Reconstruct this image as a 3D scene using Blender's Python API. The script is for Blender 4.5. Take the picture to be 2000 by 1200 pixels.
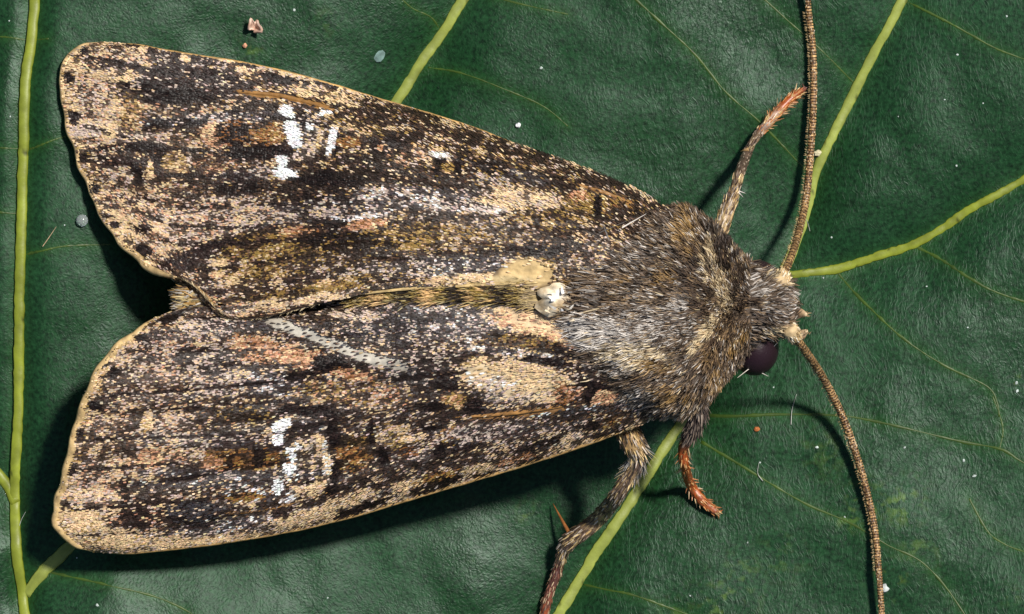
# Moth resting on a leaf.  1 Blender unit = 1 cm (unit scale 0.01): the moth is about 22 mm long.
import bpy, math, random
import numpy as np
from mathutils import Vector

for o in list(bpy.data.objects):
    bpy.data.objects.remove(o)
scene = bpy.context.scene
COL = scene.collection
scene.unit_settings.system = 'METRIC'
scene.unit_settings.scale_length = 0.01
R = math.radians

# ------------------------------------------------------------------ camera
CAM_H = 20.0            # 20 cm above the leaf, looking straight down
PXS = 0.0015            # one photograph pixel on the leaf, in cm
cam_d = bpy.data.cameras.new('camera')
cam = bpy.data.objects.new('camera', cam_d); COL.objects.link(cam)
cam.location = (0, 0, CAM_H)
cam_d.sensor_width = 36.0
cam_d.lens = 36.0 * CAM_H / (2000 * PXS)
cam_d.clip_start = 0.1
cam_d.clip_end = 5000
scene.camera = cam

# ------------------------------------------------------------------ sky and sun
SUN_EL, SUN_AZ = 60.0, 42.0      # elevation; direction in the XY plane counted from +X
wd = bpy.data.worlds.new('World'); scene.world = wd
wd.use_nodes = True
nt = wd.node_tree; nt.nodes.clear()
sky = nt.nodes.new('ShaderNodeTexSky'); sky.sky_type = 'NISHITA'; sky.sun_disc = False
sky.sun_elevation = R(SUN_EL); sky.sun_rotation = R(90 - SUN_AZ)
bg = nt.nodes.new('ShaderNodeBackground'); bg.inputs['Strength'].default_value = 0.07
ow = nt.nodes.new('ShaderNodeOutputWorld')
nt.links.new(sky.outputs[0], bg.inputs[0]); nt.links.new(bg.outputs[0], ow.inputs[0])
sd = bpy.data.lights.new('sun', 'SUN'); sd.energy = 5.0; sd.angle = R(6); sd.color = (1.0, 0.95, 0.88)
sun = bpy.data.objects.new('sun', sd); COL.objects.link(sun)
sv = Vector((math.cos(R(SUN_EL)) * math.cos(R(SUN_AZ)), math.cos(R(SUN_EL)) * math.sin(R(SUN_AZ)), math.sin(R(SUN_EL))))
sun.rotation_euler = sv.to_track_quat('Z', 'Y').to_euler()
sun.location = sv * 60
scene.view_settings.view_transform = 'Standard'
scene.view_settings.look = 'None'
scene.view_settings.exposure = 0.0
scene.view_settings.gamma = 1.0
scene.view_settings.use_curve_mapping = False
scene.cycles.max_bounces = 5; scene.cycles.diffuse_bounces = 2; scene.cycles.glossy_bounces = 2; scene.cycles.transmission_bounces = 4

rng = np.random.default_rng(7)
random.seed(7)

# ------------------------------------------------------------------ helpers
def W(px, py, z):
    """photograph pixel + height above the leaf plane -> point in the scene (arrays allowed)"""
    px = np.asarray(px, float); py = np.asarray(py, float); z = np.asarray(z, float)
    k = PXS * (CAM_H - z) / CAM_H
    return np.stack(np.broadcast_arrays((px - 1000) * k, (600 - py) * k, z), -1)

def to_px(P):
    k = PXS * (CAM_H - P[..., 2]) / CAM_H
    return P[..., 0] / k + 1000, 600 - P[..., 1] / k

def nrm(v):
    return v / np.maximum(np.linalg.norm(v, axis=-1, keepdims=True), 1e-12)

def smooth(a, b, x):
    t = np.clip((x - a) / (b - a), 0, 1)
    return t * t * (3 - 2 * t)

def _hash(ix, iy, seed):
    h = (ix.astype(np.int64) * 374761393 + iy.astype(np.int64) * 668265263 + seed * 974634777) & 0xffffffff
    h = ((h ^ (h >> 13)) * 1274126177) & 0xffffffff
    h = (h ^ (h >> 16)) & 0xffffffff
    return h / 4294967295.0

def noise(x, y, seed=0):
    x = np.asarray(x, float); y = np.asarray(y, float)
    ix = np.floor(x); iy = np.floor(y); fx = x - ix; fy = y - iy
    fx = fx * fx * (3 - 2 * fx); fy = fy * fy * (3 - 2 * fy)
    a = _hash(ix, iy, seed); b = _hash(ix + 1, iy, seed); c = _hash(ix, iy + 1, seed); d = _hash(ix + 1, iy + 1, seed)
    return (a * (1 - fx) + b * fx) * (1 - fy) + (c * (1 - fx) + d * fx) * fy

def fbm(x, y, seed=0, oct=3):
    s = 0; a = 1; t = 0
    for i in range(oct):
        s = s + a * noise(x * 2 ** i, y * 2 ** i, seed + i * 17); t += a; a *= .5
    return s / t

def curve(pts, n, closed=False):
    """Catmull-Rom through pts, resampled evenly to n points"""
    P = np.array(pts, float)
    Q = np.vstack([2 * P[0] - P[1], P, 2 * P[-1] - P[-2]])
    out = []
    for i in range(1, len(Q) - 2):
        t = np.linspace(0, 1, 16, endpoint=False)[:, None]
        p0, p1, p2, p3 = Q[i - 1], Q[i], Q[i + 1], Q[i + 2]
        out.append(.5 * ((2 * p1) + (-p0 + p2) * t + (2 * p0 - 5 * p1 + 4 * p2 - p3) * t ** 2 + (-p0 + 3 * p1 - 3 * p2 + p3) * t ** 3))
    out.append(P[-1:]); A = np.vstack(out)
    d = np.r_[0, np.cumsum(np.linalg.norm(np.diff(A[:, :2], axis=0), axis=1))]
    s = np.linspace(0, d[-1], n)
    return np.stack([np.interp(s, d, A[:, k]) for k in range(A.shape[1])], 1)

def mesh_np(name, V, F, mat, parent=None, C=None, smooth_shade=True, mats=None):
    """one mesh object from arrays; F is (m,k) with the same k for all faces, C per-vertex colour"""
    V = np.ascontiguousarray(V, dtype=np.float32).reshape(-1, 3); F = np.ascontiguousarray(F, dtype=np.int32)
    m, k = F.shape
    me = bpy.data.meshes.new(name)
    me.vertices.add(len(V)); me.vertices.foreach_set('co', V.ravel())
    me.loops.add(m * k); me.loops.foreach_set('vertex_index', F.ravel())
    me.polygons.add(m); me.polygons.foreach_set('loop_start', np.arange(0, m * k, k, dtype=np.int32))
    if C is not None:
        C = np.asarray(C, float)
        if C.shape[1] == 3: C = np.hstack([C, np.ones((len(C), 1))])
        at = me.attributes.new('Col', 'FLOAT_COLOR', 'POINT')
        at.data.foreach_set('color', np.ascontiguousarray(C, dtype=np.float32).ravel())
    me.update(calc_edges=True); me.validate()
    me.polygons.foreach_set('use_smooth', np.full(len(me.polygons), smooth_shade))
    me.materials.append(mat)
    o = bpy.data.objects.new(name, me); COL.objects.link(o)
    if parent is not None: o.parent = parent
    return o

def empty(name, loc=(0, 0, 0)):
    o = bpy.data.objects.new(name, None); COL.objects.link(o)
    o.empty_display_size = 0.05
    return o

def tag(o, label=None, cat=None, group=None, kind=None):
    if label: o['label'] = label
    if cat: o['category'] = cat
    if group: o['group'] = group
    if kind: o['kind'] = kind
    return o

def tube_arrays(P, rad, seg=10, flat=1.0, up=(0, 0, 1), cap=True):
    """swept tube; flat scales the radius along 'up'"""
    P = np.asarray(P, float); n = len(P); rad = np.broadcast_to(np.asarray(rad, float), (n,))
    T = nrm(np.gradient(P, axis=0)); upv = np.broadcast_to(np.array(up, float), T.shape)
    B = nrm(np.cross(T, upv)); N = np.cross(B, T)
    a = np.linspace(0, 2 * math.pi, seg, endpoint=False)
    V = P[:, None, :] + rad[:, None, None] * (B[:, None, :] * np.cos(a)[None, :, None] + flat * N[:, None, :] * np.sin(a)[None, :, None])
    V = V.reshape(-1, 3)
    i = np.arange(n - 1)[:, None] * seg; j = np.arange(seg)[None, :]; j2 = (j + 1) % seg
    F = np.stack([i + j, i + j2, i + seg + j2, i + seg + j], -1).reshape(-1, 4)
    if cap:
        V = np.vstack([V, P[0], P[-1]]); c0, c1 = n * seg, n * seg + 1
        jj = np.arange(0, seg, 2)
        F = np.vstack([F, np.stack([np.full_like(jj, c0), (jj + 2) % seg, (jj + 1) % seg, jj], -1),
                       np.stack([np.full_like(jj, c1), (n - 1) * seg + jj, (n - 1) * seg + (jj + 1) % seg, (n - 1) * seg + (jj + 2) % seg], -1)])
    return V, F

def ribbons(P, D, N, length, width, col, bend=0.0, rows=3, taper=1.0, tipcol=None):
    """thin tapering hairs / scales: base P, direction D, sideways bend along N"""
    n = len(P); length = np.broadcast_to(length, (n,)); width = np.broadcast_to(width, (n,)); bend = np.broadcast_to(bend, (n,))
    D = nrm(D); r = nrm(rng.normal(size=(n, 3)) * .6 + N); S = nrm(np.cross(D, r))
    ts = np.linspace(0, 1, rows + 1); V = []; C = []
    for t in ts:
        c = P + D * (length * t)[:, None] + N * (bend * length * t * t)[:, None]
        w = width * (1 - taper * t ** 1.6) * .5 + 2e-4
        V += [c - S * w[:, None], c + S * w[:, None]]
        cc = col if tipcol is None else col * (1 - t) + tipcol * t
        C += [cc, cc]
    V = np.stack(V, 1).reshape(-1, 3); C = np.stack(C, 1).reshape(-1, col.shape[1])
    k = 2 * (rows + 1); b = np.arange(n)[:, None] * k
    F = np.concatenate([np.stack([b[:, 0] + 2 * i, b[:, 0] + 2 * i + 1, b[:, 0] + 2 * i + 3, b[:, 0] + 2 * i + 2], -1) for i in range(rows)])
    return V, F, C

def seg_dist(px, py, poly):
    """distance from points to a polyline"""
    px = np.asarray(px, float); best = np.full(px.shape, 1e9)
    P = np.asarray(poly, float)[:, :2]
    for a, b in zip(P[:-1], P[1:]):
        d = b - a; L = d @ d + 1e-12
        t = np.clip(((px - a[0]) * d[0] + (py - a[1]) * d[1]) / L, 0, 1)
        best = np.minimum(best, np.hypot(px - a[0] - t * d[0], py - a[1] - t * d[1]))
    return best

# ------------------------------------------------------------------ materials
def new_mat(name):
    m = bpy.data.materials.new(name); m.use_nodes = True
    return m, m.node_tree, m.node_tree.nodes['Principled BSDF']

def attr_mat(name, rough=.5, spec=.5, noise_amt=0.25, noise_scale=60, sheen=0., coat=0., bump=0.):
    m, t, b = new_mat(name)
    a = t.nodes.new('ShaderNodeAttribute'); a.attribute_name = 'Col'
    tc = t.nodes.new('ShaderNodeTexCoord'); nz = t.nodes.new('ShaderNodeTexNoise')
    nz.inputs['Scale'].default_value = noise_scale; nz.inputs['Detail'].default_value = 4
    t.links.new(tc.outputs['Object'], nz.inputs['Vector'])
    mr = t.nodes.new('ShaderNodeMapRange'); mr.inputs[1].default_value = .3; mr.inputs[2].default_value = .7
    mr.inputs[3].default_value = 1 - noise_amt; mr.inputs[4].default_value = 1 + noise_amt
    t.links.new(nz.outputs[0], mr.inputs[0])
    mx = t.nodes.new('ShaderNodeVectorMath'); mx.operation = 'SCALE'
    t.links.new(a.outputs['Color'], mx.inputs[0]); t.links.new(mr.outputs[0], mx.inputs['Scale'])
    t.links.new(mx.outputs[0], b.inputs['Base Color'])
    b.inputs['Roughness'].default_value = rough; b.inputs['Specular IOR Level'].default_value = spec
    b.inputs['Sheen Weight'].default_value = sheen; b.inputs['Coat Weight'].default_value = coat
    if bump:
        bp = t.nodes.new('ShaderNodeBump'); bp.inputs['Strength'].default_value = bump; bp.inputs['Distance'].default_value = .004
        t.links.new(nz.outputs[0], bp.inputs['Height']); t.links.new(bp.outputs[0], b.inputs['Normal'])
    return m

M_scale = attr_mat('wing_scale_pigment', rough=.45, spec=.25, noise_amt=.2, noise_scale=90)
M_fur = attr_mat('fur', rough=.5, spec=.45, noise_amt=.25, noise_scale=30)
M_membrane = attr_mat('wing_membrane', rough=.42, spec=.5, noise_amt=.35, noise_scale=45, bump=.5)
M_chitin = attr_mat('chitin', rough=.38, spec=.5, noise_amt=.3, noise_scale=70, bump=.4)
M_body = attr_mat('body_cuticle', rough=.6, spec=.3, noise_amt=.4, noise_scale=40, bump=.5)
M_vein = attr_mat('leaf_vein', rough=.45, spec=.4, noise_amt=.22, noise_scale=22, bump=.5)
M_crumb = attr_mat('dry_crumb', rough=.7, spec=.3, noise_amt=.4, noise_scale=50, bump=.8)

m, t, b = new_mat('compound_eye')
b.inputs['Base Color'].default_value = (.020, .009, .013, 1); b.inputs['Roughness'].default_value = .45
b.inputs['Specular IOR Level'].default_value = .25
vo = t.nodes.new('ShaderNodeTexVoronoi'); vo.inputs['Scale'].default_value = 160
tc = t.nodes.new('ShaderNodeTexCoord'); t.links.new(tc.outputs['Object'], vo.inputs['Vector'])
bp = t.nodes.new('ShaderNodeBump'); bp.inputs['Strength'].default_value = .25; bp.inputs['Distance'].default_value = .002
bp.invert = True
t.links.new(vo.outputs['Distance'], bp.inputs['Height']); t.links.new(bp.outputs[0], b.inputs['Normal'])
M_eye = m

m, t, b = new_mat('water')
b.inputs['Base Color'].default_value = (1, 1, 1, 1); b.inputs['Roughness'].default_value = .12
b.inputs['IOR'].default_value = 1.33; b.inputs['Transmission Weight'].default_value = .75; b.inputs['Base Color'].default_value = (.75, .82, .80, 1)
M_water = m

m, t, b = new_mat('soil')
nz = t.nodes.new('ShaderNodeTexNoise'); nz.inputs['Scale'].default_value = 2; nz.inputs['Detail'].default_value = 8
tc = t.nodes.new('ShaderNodeTexCoord'); t.links.new(tc.outputs['Object'], nz.inputs['Vector'])
rp = t.nodes.new('ShaderNodeValToRGB'); rp.color_ramp.elements[0].color = (.012, .009, .006, 1); rp.color_ramp.elements[1].color = (.06, .045, .03, 1)
t.links.new(nz.outputs[0], rp.inputs[0]); t.links.new(rp.outputs[0], b.inputs['Base Color']); b.inputs['Roughness'].default_value = .95
M_soil = m

def leaf_material():
    m, t, b = new_mat('leaf_blade')
    N = t.nodes.new; L = t.links.new
    tc = N('ShaderNodeTexCoord')
    a = N('ShaderNodeAttribute'); a.attribute_name = 'Col'       # R: young-green tint beside veins, G: yellow blotch, B: long-wrinkle amount
    sep = N('ShaderNodeSeparateColor'); L(a.outputs['Color'], sep.inputs[0])
    # greens
    n1 = N('ShaderNodeTexNoise'); n1.inputs['Scale'].default_value = 1.6; n1.inputs['Detail'].default_value = 5; n1.inputs['Roughness'].default_value = .6
    n2 = N('ShaderNodeTexNoise'); n2.inputs['Scale'].default_value = 85; n2.inputs['Detail'].default_value = 4
    L(tc.outputs['Object'], n1.inputs['Vector']); L(tc.outputs['Object'], n2.inputs['Vector'])
    r1 = N('ShaderNodeValToRGB'); e = r1.color_ramp.elements
    e[0].position = .32; e[0].color = (.0048, .027, .007, 1); e[1].position = .7; e[1].color = (.0105, .043, .0155, 1)
    L(n1.outputs[0], r1.inputs[0])
    mr = N('ShaderNodeMapRange'); mr.inputs[1].default_value = .3; mr.inputs[2].default_value = .75; mr.inputs[3].default_value = .4; mr.inputs[4].default_value = 1.8
    L(n2.outputs[0], mr.inputs[0])
    sc = N('ShaderNodeVectorMath'); sc.operation = 'SCALE'; L(r1.outputs[0], sc.inputs[0]); L(mr.outputs[0], sc.inputs['Scale'])
    mixg = N('ShaderNodeMix'); mixg.data_type = 'RGBA'; mixg.inputs['B'].default_value = (.03, .10, .008, 1)
    L(sep.outputs[0], mixg.inputs['Factor']); L(sc.outputs[0], mixg.inputs['A'])
    n3 = N('ShaderNodeTexNoise'); n3.inputs['Scale'].default_value = 34; n3.inputs['Detail'].default_value = 3
    L(tc.outputs['Object'], n3.inputs['Vector'])
    thr = N('ShaderNodeMapRange'); thr.inputs[1].default_value = .5; thr.inputs[2].default_value = .66
    L(n3.outputs[0], thr.inputs[0])
    mu = N('ShaderNodeMath'); mu.operation = 'MULTIPLY'; L(thr.outputs[0], mu.inputs[0]); L(sep.outputs[1], mu.inputs[1])
    mixy = N('ShaderNodeMix'); mixy.data_type = 'RGBA'; mixy.inputs['B'].default_value = (.16, .26, .035, 1)
    L(mu.outputs[0], mixy.inputs['Factor']); L(mixg.outputs['Result'], mixy.inputs['A'])
    L(mixy.outputs['Result'], b.inputs['Base Color'])
    # relief: net of tiny cells + long wrinkles
    wob = N('ShaderNodeTexNoise'); wob.inputs['Scale'].default_value = 14; wob.inputs['Detail'].default_value = 2
    L(tc.outputs['Object'], wob.inputs['Vector'])
    wa = N('ShaderNodeVectorMath'); wa.operation = 'MULTIPLY_ADD'; wa.inputs[1].default_value = (.06, .06, 0)
    L(wob.outputs['Color'], wa.inputs[0]); L(tc.outputs['Object'], wa.inputs[2])
    vo = N('ShaderNodeTexVoronoi'); vo.feature = 'DISTANCE_TO_EDGE'; vo.inputs['Scale'].default_value = 88
    L(wa.outputs[0], vo.inputs['Vector'])
    vr = N('ShaderNodeMapRange'); vr.inputs[1].default_value = 0; vr.inputs[2].default_value = .4; vr.inputs[4].default_value = .55; vr.interpolation_type = 'SMOOTHSTEP'
    L(vo.outputs['Distance'], vr.inputs[0])
    mp = N('ShaderNodeMapping'); mp.inputs['Scale'].default_value = (75, 17, 20); mp.inputs['Rotation'].default_value = (0, 0, R(-14))
    L(wa.outputs[0], mp.inputs['Vector'])
    n4 = N('ShaderNodeTexNoise'); n4.inputs['Scale'].default_value = 1; n4.inputs['Detail'].default_value = 3
    L(mp.outputs[0], n4.inputs['Vector'])
    ab = N('ShaderNodeMath'); ab.operation = 'SUBTRACT'; ab.inputs[1].default_value = .5; L(n4.outputs[0], ab.inputs[0])
    ab2 = N('ShaderNodeMath'); ab2.operation = 'ABSOLUTE'; L(ab.outputs[0], ab2.inputs[0])
    ab3 = N('ShaderNodeMapRange'); ab3.inputs[1].default_value = 0; ab3.inputs[2].default_value = .09; ab3.inputs[3].default_value = 1.6; ab3.inputs[4].default_value = .4
    L(ab2.outputs[0], ab3.inputs[0])
    mh = N('ShaderNodeMix'); mh.data_type = 'FLOAT'
    L(sep.outputs[2], mh.inputs['Factor']); L(vr.outputs[0], mh.inputs['A']); L(ab3.outputs[0], mh.inputs['B'])
    n5 = N('ShaderNodeTexNoise'); n5.inputs['Scale'].default_value = 130; n5.inputs['Detail'].default_value = 3
    L(tc.outputs['Object'], n5.inputs['Vector'])
    ad = N('ShaderNodeMath'); ad.operation = 'ADD'; L(mh.outputs['Result'], ad.inputs[0]); L(n5.outputs[0], ad.inputs[1])
    n6 = N('ShaderNodeTexNoise'); n6.inputs['Scale'].default_value = 45; n6.inputs['Detail'].default_value = 5; n6.inputs['Roughness'].default_value = .65
    L(tc.outputs['Object'], n6.inputs['Vector'])
    ad2 = N('ShaderNodeMath'); ad2.operation = 'MULTIPLY_ADD'; ad2.inputs[1].default_value = 2.2; L(n6.outputs[0], ad2.inputs[0]); L(ad.outputs[0], ad2.inputs[2])
    bp = N('ShaderNodeBump'); bp.inputs['Strength'].default_value = .42; bp.inputs['Distance'].default_value = .0016
    L(ad2.outputs[0], bp.inputs['Height']); L(bp.outputs[0], b.inputs['Normal'])
    rr = N('ShaderNodeMapRange'); rr.inputs[1].default_value = .3; rr.inputs[2].default_value = .7; rr.inputs[3].default_value = .36; rr.inputs[4].default_value = .55
    L(n1.outputs[0], rr.inputs[0]); L(rr.outputs[0], b.inputs['Roughness'])
    b.inputs['Specular IOR Level'].default_value = .27; b.inputs['Specular Tint'].default_value = (.80, 1, .90, 1)
    return m
M_leaf = leaf_material()

# ------------------------------------------------------------------ the leaf
MIDRIB = [(150, -4200), (120, -2000), (88, -600), (66, 0), (50, 150), (45, 300), (40, 480), (36, 640), (34, 800), (26, 960), (32, 1080), (46, 1200), (90, 1600), (160, 2400), (240, 4200)]
LATERALS = [
    [(48, 1165), (88, 1112), (140, 1062), (300, 870), (500, 590), (650, 370), (770, 198), (820, 120), (900, 0), (1080, -330), (1300, -900), (1500, -1700)],
    [(130, 2450), (420, 2200), (760, 1760), (960, 1420), (1095, 1200), (1160, 1092), (1235, 980), (1310, 862), (1345, 815), (1440, 690), (1530, 540), (1575, 430), (1600, 330), (1650, 225), (1705, 115), (1765, 0), (1900, -300), (2100, -900), (2300, -1800)],
    [(1532, 538), (1580, 533), (1640, 525), (1720, 500), (1790, 477), (1850, 443), (1905, 405), (2000, 353), (2250, 200), (2600, -150)],
    [(28, 985), (14, 955), (-4, 930), (-120, 800), (-330, 480), (-520, 60), (-700, -500)],
    [(100, -1100), (220, -1350), (420, -1750), (600, -2300), (720, -2800)],
    [(88, -600), (-80, -850), (-250, -1200), (-420, -1800)],
]
MRp = curve(MIDRIB, 300)
LTp = [curve(l, 120) for l in LATERALS]
TERT = [
    ([(46, 295), (70, 288), (105, 274), (140, 264)], .9), ([(-90, 268), (-40, 285), (0, 289), (44, 291)], 1.0),
    ([(48, 498), (80, 491), (130, 481), (215, 478)], 1.0), ([(-80, 405), (0, 415), (36, 418)], .9),
    ([(-60, 70), (8, 72), (52, 78), (95, 76)], .8),
    ([(1225, -20), (1290, 40), (1360, 105), (1420, 178), (1490, 240), (1570, 322), (1596, 345)], 1.1),
    ([(1490, -10), (1545, 40), (1600, 88), (1672, 158)], 1.0),
    ([(1768, -5), (1850, 38), (1900, 66), (1960, 98), (2080, 140)], 1.0),
    ([(1792, 480), (1840, 505), (1900, 545), (1960, 575), (2090, 615)], 1.3),
    ([(1638, 528), (1672, 570), (1705, 604), (1770, 664), (1850, 716), (1930, 755), (1950, 785), (1955, 815)], 1.2),
    ([(1352, 812), (1430, 815), (1530, 811), (1640, 813), (1700, 822), (1790, 842), (1880, 864), (1955, 878), (2000, 904), (2100, 960)], 1.3),
    ([(1955, 878), (1962, 845), (1957, 815), (1942, 775)], .8),
    ([(1372, 865), (1440, 905), (1500, 942), (1580, 988), (1660, 1022), (1735, 1066), (1800, 1098), (1850, 1150), (1895, 1215), (1960, 1300)], 1.1),
    ([(1140, 1146), (1190, 1156), (1240, 1166), (1330, 1198), (1450, 1240)], 1.1),
    ([(1895, 975), (1930, 1038), (1960, 1062), (2000, 1078), (2080, 1100)], .9),
    ([(835, 128), (900, 140), (980, 170), (1060, 205), (1110, 245)], .8),
    ([(90, 1118), (140, 1128), (210, 1143), (320, 1172), (430, 1230)], 1.0),
    ([(862, 60), (840, 30), (800, 10), (760, -30)], .7), ([(960, -10), (1040, 10), (1110, 25)], .8),
]

def leafz(px, py):
    """height of the blade (cm) over a photograph pixel of the leaf plane"""
    px = np.asarray(px, float); py = np.asarray(py, float)
    xm = np.interp(py, MRp[:, 1], MRp[:, 0]); d = px - xm
    dl = np.full(px.shape, 1e9)
    for l in LTp[:4]: dl = np.minimum(dl, seg_dist(px, py, l[::3]))
    dm = np.abs(d)
    z = .075 * (1 - np.exp(-np.sqrt(dl ** 2 + 144) / 95.)) - .06
    z = z - .03 * np.exp(-(dm / 28.) ** 2)
    z = z - np.where(d > 0, .13 * smooth(0, 800, d), 0)                # falls gently away from the midrib
    z = z - np.where(d < 0, .0005 * dm, 0)
    z = z + .085 * (fbm(px / 420., py / 420., 3) - .5) + .018 * (fbm(px / 110., py / 110., 5) - .5)
    z = z + .07 * smooth(1350, 2100, px) + .03 * smooth(700, 1300, py)
    r = np.hypot(px - 1000, py - 600)
    z = z - .00012 * np.maximum(r - 1600, 0) - 1.2e-8 * np.maximum(r - 1600, 0) ** 2
    return z

def leafz_w(px, py):
    return W(px, py, leafz(px, py))

leaf = empty('leaf')
tag(leaf, 'large dark green leaf with yellow veins carrying the moth', 'leaf')

def grid_lines(lo, hi, ilo, ihi, step, grow=1.06):
    g = list(np.arange(ilo, ihi + .1, step)); s = step
    while g[-1] < hi: s *= grow; g.append(min(g[-1] + s, hi))
    s = step
    while g[0] > lo: s *= grow; g.insert(0, max(g[0] - s, lo))
    return np.array(g)

gy = grid_lines(-4200, 4200, -140, 1340, 9)
xin = grid_lines(-2600, 3200, -140, 2140, 9)
GX, GY = np.meshgrid(xin, gy)
# pull the far columns onto the outline of the leaf (pointed oval about the midrib)
prof = np.clip(1 - (np.abs(GY) / 4200.) ** 2.2, 0.004, 1) ** .8
xm = np.interp(GY, MRp[:, 1], MRp[:, 0])
hi = xm + 3100 * prof; lo = xm - 2700 * prof
inr, inl = 2140., -140.
fr = np.clip((GX - inr) / (3200 - inr), 0, 1); fl = np.clip((inl - GX) / (inl + 2600), 0, 1)
core = np.clip(GX, np.minimum(inl, xm), inr)
sc_r = np.minimum(1, (hi - xm) / (inr - xm)); sc_l = np.minimum(1, (xm - lo) / np.maximum(xm - inl, 1))
core = np.where(core > xm, xm + (core - xm) * sc_r, xm + (core - xm) * sc_l)
PXg = core + np.where(GX > inr, fr * np.maximum(hi - core, 0), 0) + np.where(GX < inl, -fl * np.maximum(core - lo, 0), 0)
Zg = leafz(PXg, GY)
Vg = W(PXg, GY, 0 * PXg); Vg[..., 2] = Zg
dall = np.full(PXg.shape, 1e9)
for l in LTp[:3]: dall = np.minimum(dall, seg_dist(PXg, GY, l[::2]))
dmid = seg_dist(PXg, GY, MRp[::3])
dt = np.full(PXg.shape, 1e9)
for l, w in TERT: dt = np.minimum(dt, seg_dist(PXg, GY, l))
cr = np.clip(.8 * np.exp(-dmid / 9.) + .55 * np.exp(-dall / 9.) + .28 * np.exp(-dt / 9.), 0, 1)
cg = np.zeros_like(PXg)
for (x, y, r, s) in [(1700, 980, 45, .9), (1765, 985, 45, .9), (1660, 1012, 28, .9), (1790, 960, 25, .6), (1740, 1135, 40, .7), (1990, 745, 14, 1.), (1420, 1180, 60, .7), (1450, 1120, 40, .5), (1320, 1190, 30, .5), (640, 40, 25, .4), (1030, 1005, 20, .8), (920, 1105, 14, .5), (1975, 1165, 20, .6), (1800, 1075, 40, .5), (485, 95, 26, .6), (1530, 1090, 50, .3), (1610, 880, 60, .3)]:
    cg = np.maximum(cg, .5 * s * np.exp(-((PXg - x) ** 2 + (GY - y) ** 2) / (2 * (r * .6) ** 2)))
cb = smooth(1000, 1250, PXg + .12 * (GY - 600)) * .75
ny, nx = PXg.shape
ii = (np.arange(ny - 1)[:, None] * nx + np.arange(nx - 1)[None, :]).ravel()
Fg = np.stack([ii, ii + nx, ii + nx + 1, ii + 1], -1)
blade = mesh_np('blade', Vg.reshape(-1, 3), Fg, M_leaf, leaf, np.stack([cr, cg, cb], -1).reshape(-1, 3))
sol = blade.modifiers.new('thickness', 'SOLIDIFY'); sol.thickness = .025; sol.offset = -1

def leaf_vein(name, pts, w0, w1, colour, n, lift=.3, jag=.12, seed=0, flat=.55):
    c = curve(pts, n)
    s = np.linspace(0, 1, n)
    r = (w0 + (w1 - w0) * s) * PXS * .5 * (1 + jag * (fbm(s * n / 2.6, s * 0, seed, 4) - .5) * 2)
    P = W(c[:, 0], c[:, 1], 0 * s); P[:, 2] = leafz(c[:, 0], c[:, 1]) + r * lift
    P[:, :2] += .05 * r[:, None] * rng.normal(size=(n, 2))
    V, F = tube_arrays(P, r, 10, flat)
    f = .5 * fbm(np.repeat(s, 10) * n / 5., np.tile(np.arange(10), n) * .7, seed + 5) + .5 * fbm(np.repeat(s, 10) * n / 40., np.tile(np.arange(10), n) * 1.3, seed + 6)
    C = np.array(colour)[None, :] * (0.55 + .9 * f[:, None])
    dots = noise(np.repeat(s, 10) * n / 1.6, np.tile(np.arange(10), n) * .8, seed + 9) > .90
    C[dots] *= .3
    C = np.vstack([C, C[:1], C[-1:]])
    return mesh_np(name, V, F, M_vein, leaf, C)

VY = (.235, .275, .05); VY2 = (.19, .225, .02); VT = (.040, .075, .008)
leaf_vein('midrib', [p for p in MIDRIB], 21, 21, VY2, 900, .4, .12, 1, .36)
leaf_vein('lateral_vein', LATERALS[0], 24, 16, VY, 420, .2, .16, 2, .3)
leaf_vein('lateral_vein', LATERALS[1], 26, 15, VY, 640, .2, .16, 3, .3)
leaf_vein('lateral_vein', LATERALS[2], 17, 13, VY2, 240, .2, .28, 4, .3)
leaf_vein('lateral_vein', LATERALS[3], 22, 14, VY2, 140, .3, .15, 5)
for k in (4, 5): leaf_vein('lateral_vein', LATERALS[k], 20, 8, VY2, 80, .3, .15, 6 + k)
for k, (l, w) in enumerate(TERT):
    leaf_vein('fine_vein', l, 4.6 * w, 3.2 * w, VT, 90, -.12, .95, 30 + k, .4)
# petiole down to the soil
pe = np.array([W(240, 4200, 0), W(260, 4700, 0), W(300, 5400, 0), W(340, 6200, 0), W(380, 6900, 0)])
pe[:, 2] = [leafz(240, 4200) + .01, float(leafz(240, 4200)) - .25, -3.2, -5.8, -9.3]
pc = curve(pe, 60); V, F = tube_arrays(pc, np.linspace(.03, .11, 60), 12, 1, up=(1, 0, 0))
mesh_np('petiole', V, F, M_vein, leaf, np.tile(np.array(VY2) * .7, (len(V), 1)))

# soil far below the leaf
gs = np.linspace(-300, 300, 121); sx, sy = np.meshgrid(np.sign(gs) * np.abs(gs / 300) ** 2 * 600, np.sign(gs) * np.abs(gs / 300) ** 2 * 600)
sz = -9.2 + .5 * (fbm(sx / 3., sy / 3., 11) - .5)
ii = (np.arange(120)[:, None] * 121 + np.arange(120)[None, :]).ravel()
tag(mesh_np('ground', np.stack([sx, sy, sz], -1).reshape(-1, 3), np.stack([ii, ii + 1, ii + 122, ii + 121], -1), M_soil), kind='structure')

# ------------------------------------------------------------------ the moth
moth = empty('moth')
tag(moth, 'mottled brown furry moth with folded wings resting on the leaf', 'moth')

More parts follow.
